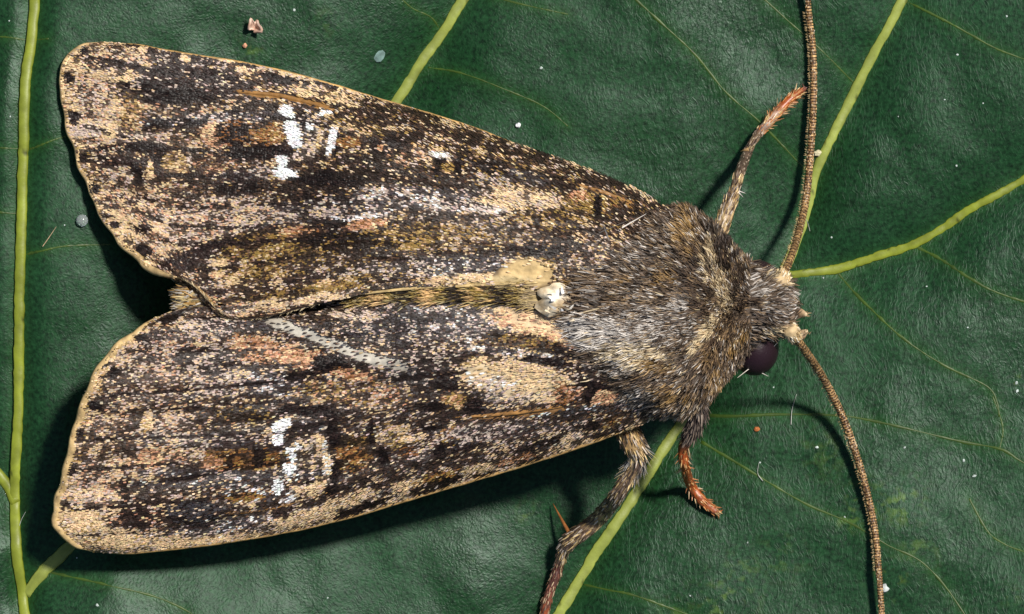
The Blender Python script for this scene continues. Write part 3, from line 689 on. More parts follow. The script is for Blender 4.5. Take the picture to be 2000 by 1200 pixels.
LB = [
    (283, 662, 16, 10, 10, .95, drk), (205, 712, 14, 8, -30, .8, drk), (228, 728, 12, 10, 0, .7, drk), (190, 793, 13, 11, 20, .95, drk), (160, 850, 8, 12, 0, .7, drk), (146, 918, 12, 13, 0, 1, drk), (142, 990, 18, 7, 15, 1, drk), (340, 620, 30, 10, -30, .7, drk),
    (250, 690, 30, 16, -30, .5, cdl), (330, 680, 60, 30, 0, .45, mixw(dark=.35, lilac=.3, salmon=.1, black=.25)), (310, 730, 60, 22, 0, .5, cdl), (420, 640, 50, 18, 0, .5, mixw(dark=.4, lilac=.4, slate=.2)), (400, 700, 60, 24, 0, .5, mixw(black=.5, dark=.3, lilac=.2)),
    (480, 625, 50, 14, 5, .6, slt), (500, 680, 50, 24, 10, .65, mixw(salmon=.4, orange=.25, black=.15, cream=.2)), (570, 695, 45, 18, 15, .75, sal), (620, 700, 20, 16, 0, .6, sal), (440, 745, 70, 24, 0, .5, mixw(lilac=.5, slate=.15, dark=.25, cream=.1)), (540, 750, 60, 22, 5, .6, slt),
    (650, 712, 40, 20, 10, .85, drk), (690, 730, 40, 10, 12, .75, sal), (600, 735, 40, 10, 0, .6, drk), (640, 765, 60, 18, 0, .5, mixw(gold=.3, dark=.3, cream=.3, salmon=.1)), (730, 770, 70, 22, 5, .55, mixw(gold=.25, salmon=.2, lilac=.2, dark=.35)),
    (600, 802, 44, 10, 3, .95, drk), (570, 795, 20, 8, -20, .8, drk), (480, 810, 60, 16, 0, .6, mixw(black=.5, gold=.25, dark=.25)), (640, 805, 22, 10, 20, .8, drk),
    (615, 832, 34, 12, 0, .7, slt), (607, 885, 34, 34, 0, .6, mixw(cream=.4, black=.3, lilac=.3)), (600, 925, 40, 9, 0, .7, slt),
    (553, 829, 16, 10, -20, 1, wht), (546, 858, 10, 13, 10, 1, mixw(white=.9, lilac=.1)), (568, 901, 12, 30, 5, 1, wht), (584, 870, 9, 8, 0, .8, mixw(white=.6, cream=.4)), (545, 951, 10, 15, 0, 1, wht), (565, 975, 14, 6, -10, .7, mixw(white=.5, lilac=.5)), (620, 955, 20, 9, -15, .7, crm), (588, 950, 14, 10, 0, .7, cdl),
    (642, 900, 8, 34, -8, .95, mixw(cream=.5, white=.5)), (628, 855, 7, 14, -30, .9, crm), (632, 940, 10, 12, 30, .8, crm),
    (655, 850, 12, 28, -10, .95, drk), (660, 915, 9, 30, 10, .95, drk), (648, 955, 14, 10, 0, .7, drk),
    (690, 885, 34, 16, 0, .85, org), (705, 860, 30, 10, 0, .7, gld), (690, 910, 24, 10, 0, .6, gbr), (728, 845, 7, 24, 0, .9, drk), (775, 850, 36, 22, 5, .7, mixw(cream=.35, gold=.25, lilac=.25, dark=.15)), (752, 890, 10, 20, -20, .8, drk), (820, 885, 26, 14, 0, .6, mixw(lilac=.6, slate=.2, dark=.2)),
    (850, 838, 26, 8, 10, .9, drk), (862, 875, 12, 16, 0, .85, drk), (885, 850, 24, 16, 0, .6, gbr), (900, 870, 24, 12, 0, .7, drk), (800, 880, 20, 14, 0, .5, mixw(orange=.4, dark=.6)),
    (480, 895, 78, 24, 0, .8, mixw(gold=.3, orange=.28, black=.25, brown=.17)), (418, 906, 20, 15, 0, .9, sal), (510, 890, 12, 22, 0, .6, drk), (450, 912, 10, 12, 0, .6, drk), (300, 895, 30, 20, 0, .7, mixw(salmon=.4, cream=.5, brown=.1)), (360, 885, 40, 14, 0, .6, mot),
    (430, 860, 90, 12, 5, .7, mixw(dark=.5, slate=.3, lilac=.2)), (350, 855, 70, 8, 8, .65, mixw(lilac=.6, slate=.2, cream=.2)), (340, 830, 60, 14, 5, .5, cdl), (290, 825, 12, 18, 20, .8, crm), (280, 760, 60, 20, 0, .4, mixw(brown=.5, lilac=.3, dark=.2)),
    (430, 925, 140, 9, 2, .75, slt), (400, 945, 140, 8, 0, .5, mixw(slate=.5, dark=.4, white=.1)), (490, 965, 70, 12, 0, .6, mixw(slate=.4, orange=.2, dark=.3, white=.1)), (480, 970, 34, 9, -3, .7, gbr),
    (380, 1000, 60, 24, 0, .75, mixw(black=.45, slate=.35, dark=.2)), (270, 1010, 50, 20, 0, .7, mixw(black=.5, dark=.4, salmon=.1)), (300, 980, 40, 10, 0, .5, dpu),
    (190, 960, 50, 55, 0, .6, cdl), (225, 920, 40, 30, 0, .5, mot), (170, 1020, 44, 24, 15, .8, crm), (220, 1050, 70, 20, 8, .8, crm), (330, 1055, 120, 9, -2, .6, crm), (200, 870, 50, 20, 0, .5, mixw(dark=.4, cream=.3, brown=.3)), (215, 820, 50, 20, 0, .4, mot), (245, 960, 10, 40, 0, .5, drk),
    (480, 1020, 150, 14, -8, .55, slt), (600, 1005, 70, 12, -14, .6, crm), (680, 975, 50, 10, -16, .75, crm), (720, 985, 40, 6, -16, .8, drk), (560, 1000, 24, 10, -10, .7, dpu),
    (880, 625, 110, 36, 4, .65, mixw(slate=.4, lilac=.32, dark=.2, white=.08)), (780, 640, 60, 36, 0, .55, mixw(slate=.35, black=.35, lilac=.2, dark=.1)), (680, 610, 60, 14, 5, .6, mixw(lilac=.6, cream=.3, dark=.1)), (720, 650, 60, 16, 12, .5, mixw(slate=.5, black=.3, lilac=.2)),
    (1000, 620, 60, 22, 6, .65, mixw(lilac=.45, cream=.35, slate=.2)), (1055, 632, 84, 24, 10, .95, mixw(cream=.75, salmon=.25)), (1110, 660, 34, 18, 10, .9, mixw(salmon=.6, cream=.4)), (1020, 668, 80, 14, 6, .85, mixw(black=.5, brown=.3, gold=.2)), (1110, 690, 30, 12, 10, .6, drk), (1000, 688, 90, 7, 6, .8, slt),
    (1010, 738, 90, 36, 6, .85, mixw(cream=.72, lilac=.18, dark=.1)), (940, 715, 30, 18, 20, .8, mixw(cream=.8, gold=.2)), (1075, 750, 44, 30, 5, .85, mixw(cream=.8, lilac=.15, brown=.05)), (960, 745, 40, 14, 10, .6, mixw(lilac=.7, white=.3)), (1000, 772, 60, 12, 0, .6, mixw(lilac=.6, slate=.4)), (1070, 705, 50, 8, 6, .8, drk),
    (840, 700, 44, 24, 10, .6, mixw(black=.45, dark=.25, lilac=.3)), (800, 730, 50, 16, 15, .7, mixw(black=.6, slate=.2, lilac=.2)), (870, 745, 40, 20, 20, .6, drk), (895, 780, 26, 14, 0, .75, mixw(gold=.4, cream=.3, salmon=.3)), (845, 790, 24, 12, 0, .6, drk), (930, 790, 20, 14, 0, .7, drk),
    (1180, 770, 40, 20, 5, .85, mixw(salmon=.5, cream=.35, brown=.15)), (1155, 765, 12, 22, 20, .95, drk), (1172, 752, 34, 7, 10, .9, drk), (1105, 768, 20, 22, 0, .85, mixw(black=.5, orange=.25, salmon=.25)), (1225, 785, 24, 14, 10, .6, mixw(slate=.5, dark=.3, lilac=.2)), (1120, 800, 70, 7, -8, .6, mixw(slate=.4, white=.2, dark=.4)),
    (960, 840, 100, 16, -8, .7, mixw(lilac=.5, dark=.3, slate=.2)), (1080, 830, 90, 10, -10, .5, gry), (1120, 850, 22, 9, -20, .8, mixw(lilac=.6, cream=.4)), (1160, 830, 14, 8, 0, .8, drk), (1195, 822, 24, 9, -20, .6, gbr),
    (930, 915, 40, 8, -16, .7, crm), (880, 935, 24, 8, -16, .9, drk), (850, 930, 40, 8, -16, .7, gbr), (800, 945, 30, 8, -16, .7, crm), (1010, 895, 40, 7, -16, .6, sal), (1060, 865, 40, 7, -18, .6, drk),
]
U_BARE = [([(985, 545), (1025, 525), (1065, 540)], 22, .96), ([(900, 558), (1000, 560), (1090, 560)], 9, .8), ([(470, 182), (540, 188), (600, 200), (650, 214)], 5, .9), ([(1140, 365), (1180, 378), (1225, 392)], 6, .7)]
L_BARE = [([(530, 628), (600, 650), (680, 684), (735, 702), (795, 716)], 10, .9), ([(1010, 618), (1060, 630), (1100, 640), (1135, 662)], 18, .8), ([(935, 725), (1010, 742), (1090, 757)], 24, .45), ([(1080, 775), (1010, 780)], 8, .4), ([(930, 720), (950, 726)], 12, .6), ([(930, 812), (1020, 804), (1100, 796)], 6, .9), ([(590, 600), (680, 606), (700, 612)], 7, .5), ([(960, 775), (1000, 770)], 6, .6)]
s1 = build_scales(upper, up_o, base_upper, UB, U_BARE, 300)
s2 = build_scales(lower, lo_o, base_lower, LB, L_BARE, 500)

TAN = (.28, .14, .04); PALE = (.62, .44, .20)
for pts, a, b_, c in [
        ([(455, 178), (500, 182), (545, 187), (600, 200), (650, 216)], 9, 7, TAN), ([(1100, 355), (1150, 368), (1200, 384), (1240, 402)], 7, 9, TAN),
        ([(780, 501), (830, 493), (880, 488), (920, 483)], 7, 6, PALE), ([(905, 484), (980, 478), (1060, 472)], 5, 4, (.4, .27, .1)),
        ([(700, 575), (760, 568), (850, 560), (950, 556), (1050, 552)], 6, 8, (.5, .36, .16)), ([(930, 300), (1000, 318), (1080, 345)], 5, 5, (.3, .18, .07))]:
    wing_tube(upper, up_o, 'wing_vein', pts, a, b_, c)
for pts, a, b_, c in [
        ([(908, 668), (960, 676), (1020, 684), (1080, 695), (1140, 712)], 5, 8, PALE), ([(638, 625), (690, 640), (740, 655), (776, 672)], 8, 6, (.45, .30, .11)),
        ([(440, 1003), (500, 998), (560, 985), (640, 962)], 7, 6, TAN), ([(880, 815), (960, 811), (1040, 802), (1110, 791)], 6, 9, TAN), ([(1040, 836), (1110, 824), (1180, 808), (1240, 800)], 4, 5, TAN),
        ([(300, 866), (360, 870), (440, 872)], 4, 4, (.5, .45, .42))]:
    wing_tube(lower, lo_o, 'wing_vein', pts, a, b_, c)
RIM = (.46, .28, .10)
margin_rim(upper, up_o, 'costa', 9, RIM, .3, 1); margin_rim(upper, up_o, 'outer', 15, (.55, .38, .18), 0, 1)
margin_rim(lower, lo_o, 'costa', 12, RIM, .08, 1); margin_rim(lower, lo_o, 'outer', 18, (.52, .36, .16), 0, .97)
fringe(upper, up_o, 1500, 11, (.50, .36, .18)); fringe(lower, lo_o, 1700, 12, (.50, .36, .18)); fringe(lower, lo_o, 60, 22, (.6, .5, .36))
fringe(upper, up_o, 500, 18, (.50, .40, .24), .62, 1, 'trail', .7)

# hindwing corner with its hair fringe, showing in the notch between the forewings
hp = [(345, 572), (352, 556), (380, 556), (405, 576), (425, 600), (520, 605), (520, 625), (400, 622), (352, 602)]
hc = np.array(hp, float); hz = np.array([.27, .28, .30, .31, .33, .34, .33, .31, .28]); cen = hc.mean(0)
Vh = [W(cen[0], cen[1], .31)] + [W(a, b_, z) for (a, b_), z in zip(hc, hz)]; Vh = np.array(Vh); k = len(hp)
Vh2 = np.vstack([Vh, Vh - np.array([0, 0, .008])]); Fh = []
for i in range(k):
    a, b_ = 1 + i, 1 + (i + 1) % k
    Fh += [(0, a, b_), (k + 1, k + 1 + b_, k + 1 + a), (a, a + k + 1, b_ + k + 1), (a, b_ + k + 1, b_)]
hw = mesh_np('hindwing', Vh2, np.array(Fh), M_membrane, moth, np.tile((.30, .18, .07), (len(Vh2), 1)))
n = 900; a = rng.random(n)
hx = 355 + 70 * a; hy = 560 + 50 * rng.random(n); keep = hy > 553 + (hx - 350) * .55; hx, hy = hx[keep], hy[keep]; n = len(hx)
P = W(hx, hy, .315 + .02 * rng.random(n)); D = nrm(np.stack([-np.ones(n), rng.normal(-.1, .25, n), rng.normal(-.15, .12, n)], -1))
cc = np.array([(.55, .42, .2), (.42, .25, .08), (.5, .45, .38), (.12, .07, .04)])[rng.integers(0, 4, n)] * rng.uniform(.6, 1.2, (n, 1))
V, F, C = ribbons(P, D, np.tile((0, 0, 1.), (n, 1)), rng.uniform(14, 30, n) * PXS, 3 * PXS, cc, -.1)
tag(mesh_np('fringe_hairs', V, F, M_fur, hw, C), kind='stuff')

# ---- body: one continuous mesh, abdomen to head
SEC = np.array([  # px, py, half width px, z centre, half height
    (470, 600, 6, .25, .01), (490, 600, 26, .25, .05), (600, 595, 55, .26, .09), (760, 580, 78, .31, .14), (900, 577, 95, .33, .165), (1020, 581, 112, .335, .185),
    (1090, 592, 132, .335, .21), (1150, 602, 160, .345, .245), (1220, 610, 186, .35, .275), (1290, 611, 200, .35, .285), (1340, 609, 202, .345, .28), (1385, 606, 174, .34, .265),
    (1425, 602, 128, .335, .24), (1455, 600, 98, .33, .215), (1480, 596, 70, .335, .20), (1505, 594, 64, .33, .195), (1530, 596, 58, .32, .175), (1545, 598, 44, .31, .13), (1554, 600, 14, .29, .05), (1556, 600, 3, .29, .015)])
sx_ = np.linspace(470, 1556, 180)
SECi = np.stack([np.interp(sx_, SEC[:, 0], SEC[:, k]) for k in range(5)], 1)
for k in range(1, 5):
    SECi[1:-1, k] = np.convolve(SECi[:, k], [.25, .5, .25], 'valid')
def body_pt(px, th):
    v = [np.interp(px, SECi[:, 0], SECi[:, k]) for k in range(1, 5)]
    z = v[2] + v[3] * np.cos(th)
    return W(px, v[0] + v[1] * np.sin(th), z)
NTH = 40
TH = np.linspace(0, 2 * math.pi, NTH, endpoint=False)
Vb = body_pt(np.repeat(SECi[:, 0], NTH), np.tile(TH, len(SECi)))
i = np.arange(len(SECi) - 1)[:, None] * NTH; j = np.arange(NTH)[None, :]
Fb = np.stack([i + j, i + (j + 1) % NTH, i + NTH + (j + 1) % NTH, i + NTH + j], -1).reshape(-1, 4)
bx = np.repeat(SECi[:, 0], NTH); _, by = to_px(Vb)
Cb = np.where((bx > 1100)[:, None], np.array((.08, .058, .04)), np.array((.22, .14, .06)))
bald = np.exp(-(((bx - 1085) / 30) ** 2 + ((by - 585) / 24) ** 2))[:, None]
Cb = Cb * (1 - bald) + np.array((.72, .64, .52)) * bald
body = mesh_np('body', Vb, Fb, M_body, moth, Cb)

FP = np.array([(.022, .015, .011), (.085, .06, .045), (.20, .145, .095), (.36, .255, .135), (.44, .29, .10), (.56, .49, .41), (.70, .56, .34), (.12, .085, .06), (.05, .05, .05), (.2, .12, .05)])
fdark, fgrey, ftan, fpale, fcream = mixw(black=.55, dark=.45), mixw(dark=.45, brown=.35, black=.15, orange=.05), mixw(orange=.45, brown=.25, dark=.2, cream=.1), mixw(lilac=.8, brown=.2), mixw(white=.6, orange=.3, lilac=.1)
fgold = mixw(cream=.5, orange=.3, dark=.2)
FP = FP * np.array((.84, .76, .69)); FP[5] = (.66, .61, .55); FP[6] = (.72, .58, .35); FP[0] = (.013, .009, .007)
FBLOBS = [
    (1230, 560, 110, 60, 0, .5, mixw(black=.3, dark=.25, brown=.25, orange=.12, lilac=.08)), (1180, 480, 90, 24, 10, .6, mixw(brown=.5, lilac=.25, dark=.25)), (1130, 510, 40, 24, -20, .7, fdark), (1112, 545, 26, 14, 0, .8, fgold),
    (1185, 655, 70, 32, 10, 1, fpale), (1150, 640, 44, 22, 0, 1, fpale), (1240, 692, 64, 26, 5, .9, mixw(white=.55, lilac=.3, orange=.15)), (1275, 705, 34, 18, 5, .9, fcream), (1225, 655, 30, 14, 10, .8, fpale), (1285, 712, 30, 16, 10, .7, fgold), (1170, 720, 60, 14, 0, .6, mixw(lilac=.4, dark=.4, black=.2)),
    (1310, 625, 90, 22, 10, .55, mixw(lilac=.5, brown=.3, dark=.2)), (1270, 650, 60, 16, 10, .5, mixw(lilac=.5, brown=.5)), (1350, 560, 34, 60, 0, .5, mixw(dark=.5, slate=.3, brown=.2)), (1340, 460, 26, 22, 0, .6, fgold), (1350, 490, 24, 20, 0, .55, ftan),
    (1350, 410, 60, 26, 0, .6, fgrey), (1410, 500, 36, 50, -20, .8, fdark), (1450, 540, 24, 30, -30, .6, mixw(black=.4, dark=.5, orange=.1)), (1400, 640, 40, 40, 0, .55, mixw(dark=.6, brown=.3, orange=.1)),
    (1390, 500, 8, 26, -8, .8, fcream), (1408, 556, 13, 34, -8, .9, fcream), (1418, 590, 14, 18, 0, .8, fcream), (1388, 632, 9, 30, 38, .95, fcream), (1368, 664, 9, 30, 42, .9, fcream), (1378, 520, 6, 30, -10, .6, fcream),
    (1350, 720, 40, 34, 0, .5, mixw(dark=.6, brown=.25, lilac=.15)), (1310, 770, 40, 22, 10, .6, fgold), (1350, 800, 40, 22, 0, .6, mixw(brown=.5, orange=.25, lilac=.25)), (1440, 670, 30, 10, -50, .7, fgold), (1250, 780, 40, 24, 0, .6, mixw(black=.4, slate=.3, lilac=.3)),
    (1520, 646, 26, 10, -5, .9, fcream), (1528, 548, 16, 9, 0, .8, fcream), (1480, 560, 20, 14, 0, .5, fpale), (1500, 610, 40, 20, 0, .4, mixw(brown=.5, lilac=.3, dark=.2)),
    (1220, 545, 20, 10, 0, .6, ftan), (1260, 580, 26, 12, 0, .6, mixw(orange=.5, lilac=.3, dark=.2)), (1300, 545, 26, 14, 0, .5, fgold), (1200, 590, 24, 12, 0, .5, ftan), (1330, 590, 20, 16, 0, .5, fpale), (1420, 640, 18, 20, 0, .5, ftan), (1390, 700, 20, 24, 0, .5, ftan), (1400, 740, 16, 24, 20, .5, fgold), (1340, 440, 16, 26, 0, .6, fgold),
    (1300, 640, 6, 6, 0, .9, fdark), (1290, 658, 5, 6, 0, .9, fdark), (1310, 485, 8, 5, 0, .9, fdark), (1325, 500, 7, 5, 0, .9, fdark), (1200, 460, 40, 8, -15, .6, fgold),
]
def hair(n, x0, x1, th0, th1, dirfn, length, width, base, bend, oct=1):
    px = rng.uniform(x0, x1, n); th = rng.uniform(th0, th1, n)
    hwid = np.interp(px, SECi[:, 0], SECi[:, 2]); ok = (rng.random(n) < hwid / 205.) & (px > 1108 + 50 * np.sin(th) ** 2 + 30 * (fbm(th * 5, th * 0 + 2, 9) - .3)); px, th = px[ok], th[ok]; n = len(px)
    P = body_pt(px, th); e = .02
    N = nrm(np.cross(body_pt(px + 4, th) - body_pt(px - 4, th), body_pt(px, th + e) - body_pt(px, th - e)))
    N *= np.sign((N * (P - body_pt(px, th * 0 + math.pi / 2) * 0 - np.stack([P[:, 0], W(px, np.interp(px, SECi[:, 0], SECi[:, 1]), .3)[:, 1], np.full(n, .33)], -1))).sum(1))[:, None]
    qx, qy = to_px(P)
    D = dirfn(qx, qy, N)
    cl = np.stack([fbm(qx / 9., qy / 9., 61) - .5, fbm(qx / 9., qy / 9., 62) - .5, fbm(qx / 9., qy / 9., 63) - .5], -1)
    D = nrm(D + 1.1 * cl + rng.normal(0, .18, (n, 3)))
    w = np.tile(base, (n, 1)); w0_ = w.copy(); w = apply_blobs(w, qx + D[:, 0] * 10, qy, FBLOBS, 700); pl = (w[:, 5] + w[:, 6] > .45)
    mo = fbm(qx / 13., qy / 10., 70); dk = np.clip(1.45 - 2.6 * mo, 0, 1)[:, None] * .75
    dk = np.where(pl[:, None], dk * .35, dk); w = w * (1 - dk) + fdark * dk
    lt = np.clip(2.6 * fbm(qx / 11., qy / 9., 75) - 1.35, 0, 1)[:, None] * .7; w = w * (1 - lt) + mixw(orange=.5, white=.2, lilac=.3) * lt
    c = FP[pick(w, fbm(qx / 7., qy / 7., 71), .45, FP)] * .7 + (w @ FP) * .3; c = c * rng.uniform(.75, 1.25, (n, 1))
    return ribbons(P - N * .004, D, N, length * PXS * rng.uniform(.6, 1.3, n), width * PXS * rng.uniform(.7, 1.3, n), c * .75, bend, 3, .9, c * 1.15)

def d_back(qx, qy, N):
    fan = np.clip((qy - 605) / 200., -1, 1)
    D = np.stack([-np.ones_like(qx), -fan * .35, 0 * qx], -1)
    D = D - N * (D * N).sum(1, keepdims=True)
    return nrm(D) + N * .75
def d_collar(qx, qy, N):
    fan = np.clip((qy - 605) / 160., -1, 1)
    D = np.stack([-.8 * np.ones_like(qx), -fan * .6, 0 * qx], -1)
    D = D - N * (D * N).sum(1, keepdims=True)
    return nrm(D) * .8 + N * .75
def d_head(qx, qy, N):
    fan = np.clip((qy - 597) / 60., -1, 1)
    D = np.stack([np.ones_like(qx), -fan * .3, .1 + 0 * qx], -1)
    D = D - N * (D * N).sum(1, keepdims=True)
    return nrm(D) * .8 + N * .8
base_fur = mixw(black=.18, dark=.32, brown=.28, orange=.15, lilac=.07)
parts = [hair(46000, 1100, 1400, -2.0, 2.0, d_back, 23, 2.4, base_fur, -.2),
         hair(3500, 1095, 1180, -1.4, 1.4, d_back, 50, 2.4, base_fur, -.35),
         hair(22000, 1385, 1468, -2.0, 2.0, d_collar, 15, 2.4, base_fur, -.1),
         hair(9000, 1462, 1553, -2.0, 2.0, d_head, 21, 2.8, mixw(black=.15, dark=.3, brown=.3, orange=.1, lilac=.15), -.1)]
o = 0; Vs, Fs, Cs = [], [], []
for V, F, C in parts: Vs.append(V); Fs.append(F + o); Cs.append(C); o += len(V)
tag(mesh_np('fur', np.vstack(Vs), np.vstack(Fs), M_fur, body, np.vstack(Cs), smooth_shade=True), kind='stuff')

# tufted golden hair on the abdomen, seen in the slit between the wings
n = 3600; px = rng.uniform(700, 1062, n); th = rng.uniform(-.30, .13, n); P = body_pt(px, th) + np.array([0, 0, .0])
tuft = np.exp(-((px - 765) / 16) ** 2) + np.exp(-((px - 862) / 14) ** 2) + .4 * np.exp(-((px - 950) / 26) ** 2)
c0 = np.array([(.40, .28, .07), (.30, .2, .05), (.5, .4, .18), (.10, .06, .03)])[rng.integers(0, 4, n)]
c0 = np.where((rng.random(n) < np.clip(tuft, 0, 1) * .9)[:, None], np.array((.78, .50, .22)), c0)
gap = (np.exp(-((px - 820) / 18) ** 2) + np.exp(-((px - 915) / 16) ** 2) + np.exp(-((px - 1000) / 22) ** 2)); c0 = np.where((rng.random(n) < gap * .85)[:, None], np.array((.03, .02, .012)), c0)
paleb = np.clip((px - 1030) / 60, 0, 1); c0 = c0 * (1 - paleb[:, None]) + np.array((.62, .48, .28)) * paleb[:, None]
D = nrm(np.stack([-np.ones(n), rng.normal(0, .2, n), .35 + rng.normal(0, .1, n)], -1))
V, F, C = ribbons(P, D, np.tile((0, 0, 1.), (n, 1)), 34 * PXS * rng.uniform(.6, 1.3, n), 3.4 * PXS, c0 * rng.uniform(.7, 1.2, (n, 1)), .1)
tag(mesh_np('abdomen_hair', V, F, M_fur, body, C), kind='stuff')

# bald patch behind the thorax: pale torn cuticle flakes
n = 14; px = rng.normal(1092, 12, n); py = rng.normal(588, 17, n)
P = W(px, py, .595 + .015 * rng.random(n)); D = nrm(rng.normal(0, 1, (n, 3)) * np.array([1, 1, .3]))
cc = np.array([(.78, .74, .68), (.72, .6, .42), (.5, .47, .42), (.8, .8, .8)])[rng.integers(0, 4, n)]
V, F, C = ribbons(P, D, np.tile((0, 0, 1.), (n, 1)), rng.uniform(7, 16, n) * PXS, 5 * PXS, cc, -.4, 3, .8)
tag(mesh_np('torn_flakes', V, F, M_body, body, C), kind='stuff')
# pale bare cuticle under the flakes
th = np.linspace(0, 2 * math.pi, 24, endpoint=False); rr = np.linspace(0.02, 1, 8)
rag = 1 + .45 * (fbm(np.cos(th) * 2 + 5, np.sin(th) * 2 + 5, 12) - .5) * 2
PXd = 1082 + np.outer(rr, np.cos(th) * 38 * rag); PYd = 584 + np.outer(rr, np.sin(th) * 30 * rag); Zd = .582 - .035 * (rr[:, None] ** 2) + .012 * noise(PXd / 9, PYd / 9, 4)
Vd = W(PXd, PYd, Zd).reshape(-1, 3); i = np.arange(7)[:, None] * 24; j = np.arange(24)[None]
Fd = np.stack([i + j, i + 24 + j, i + 24 + (j + 1) % 24, i + (j + 1) % 24], -1).reshape(-1, 4)
cd = smooth(.3, .7, fbm(PXd / 10, PYd / 10, 6)).ravel()[:, None]; Cd = np.array((.55, .40, .22)) * (1 - cd) + np.array((.82, .70, .50)) * cd
gs_ = np.exp(-(((PXd - 1070) / 9) ** 2 + ((PYd - 590) / 12) ** 2)).ravel()[:, None]; Cd = Cd * (1 - gs_) + np.array((.34, .32, .27)) * gs_
wt = np.exp(-(((PXd - 1092) / 14) ** 2 + ((PYd - 574) / 12) ** 2)).ravel()[:, None]; Cd = Cd * (1 - wt) + np.array((.80, .74, .64)) * wt
mesh_np('bald_patch', Vd, Fd, M_body, moth, Cd)

# ---- eyes, palps
def ellipsoid(c, r, nu=28, nv=18, rotz=0., warp=0.):
    u = np.linspace(0, 2 * math.pi, nu, endpoint=False); v = np.linspace(0, math.pi, nv + 1)
    x = np.outer(np.sin(v), np.cos(u)); y = np.outer(np.sin(v), np.sin(u)); z = np.outer(np.cos(v), np.ones(nu))
    Q = np.stack([x * r[0], y * r[1], z * r[2]], -1).reshape(-1, 3)
    if warp: Q *= (1 + warp * (fbm(Q[:, :1] / r[0] * 1.7 + 9, Q[:, 1:2] / r[1] * 1.7 + Q[:, 2:3] / r[2] * 1.3 + 5, 3) - .5) * 2)
    c_, s_ = math.cos(rotz), math.sin(rotz); Q = np.stack([Q[:, 0] * c_ - Q[:, 1] * s_, Q[:, 0] * s_ + Q[:, 1] * c_, Q[:, 2]], -1)
    i = np.arange(nv)[:, None] * nu; j = np.arange(nu)[None]
    F = np.stack([i + j, i + nu + j, i + nu + (j + 1) % nu, i + (j + 1) % nu], -1).reshape(-1, 4)
    return Q + np.asarray(c), F
for (x, y) in ((1474, 680), (1480, 562)):
    V, F = ellipsoid(W(x, y, .30), (.070, .080, .09), 36, 24); mesh_np('eye', V, F, M_eye, moth, smooth_shade=True)
for (x, y, dx, dy) in ((1548, 610, 27, 5), (1550, 662, 26, -16)):
    c = curve([tuple(W(x, y, .21)), tuple(W(x + dx * .5, y + dy * .4, .26)), tuple(W(x + dx, y + dy, .29))], 20); s = np.linspace(0, 1, 20)
    V, F = tube_arrays(c, (.004 + .013 * np.sin(math.pi * np.clip(s * .85 + .1, 0, 1))) * (1 - .25 * s), 12, .8)
    C = np.outer(1 - np.repeat(s, 12), (.30, .09, .03)) + np.outer(np.repeat(s, 12), (.62, .46, .28)); C = np.vstack([C, C[:1], C[-1:]])
    pa = mesh_np('palp', V, F, M_chitin, moth, C)
    n = 50; k = rng.integers(2, 19, n); a = rng.uniform(0, 6.28, n)
    D = nrm(np.gradient(c, axis=0)[k] / np.linalg.norm(np.gradient(c, axis=0)[k], axis=1, keepdims=True) + rng.normal(0, .2, (n, 3)))
    V, F, C = ribbons(c[k] + rng.normal(0, .006, (n, 3)), D, np.tile((0, 0, 1.), (n, 1)), 9 * PXS * rng.uniform(.5, 1.2, n), 2 * PXS, np.array((.62, .46, .26)) * rng.uniform(.3, 1.2, (n, 1)), 0)
    tag(mesh_np('palp_hairs', V, F, M_fur, pa, C), kind='stuff')

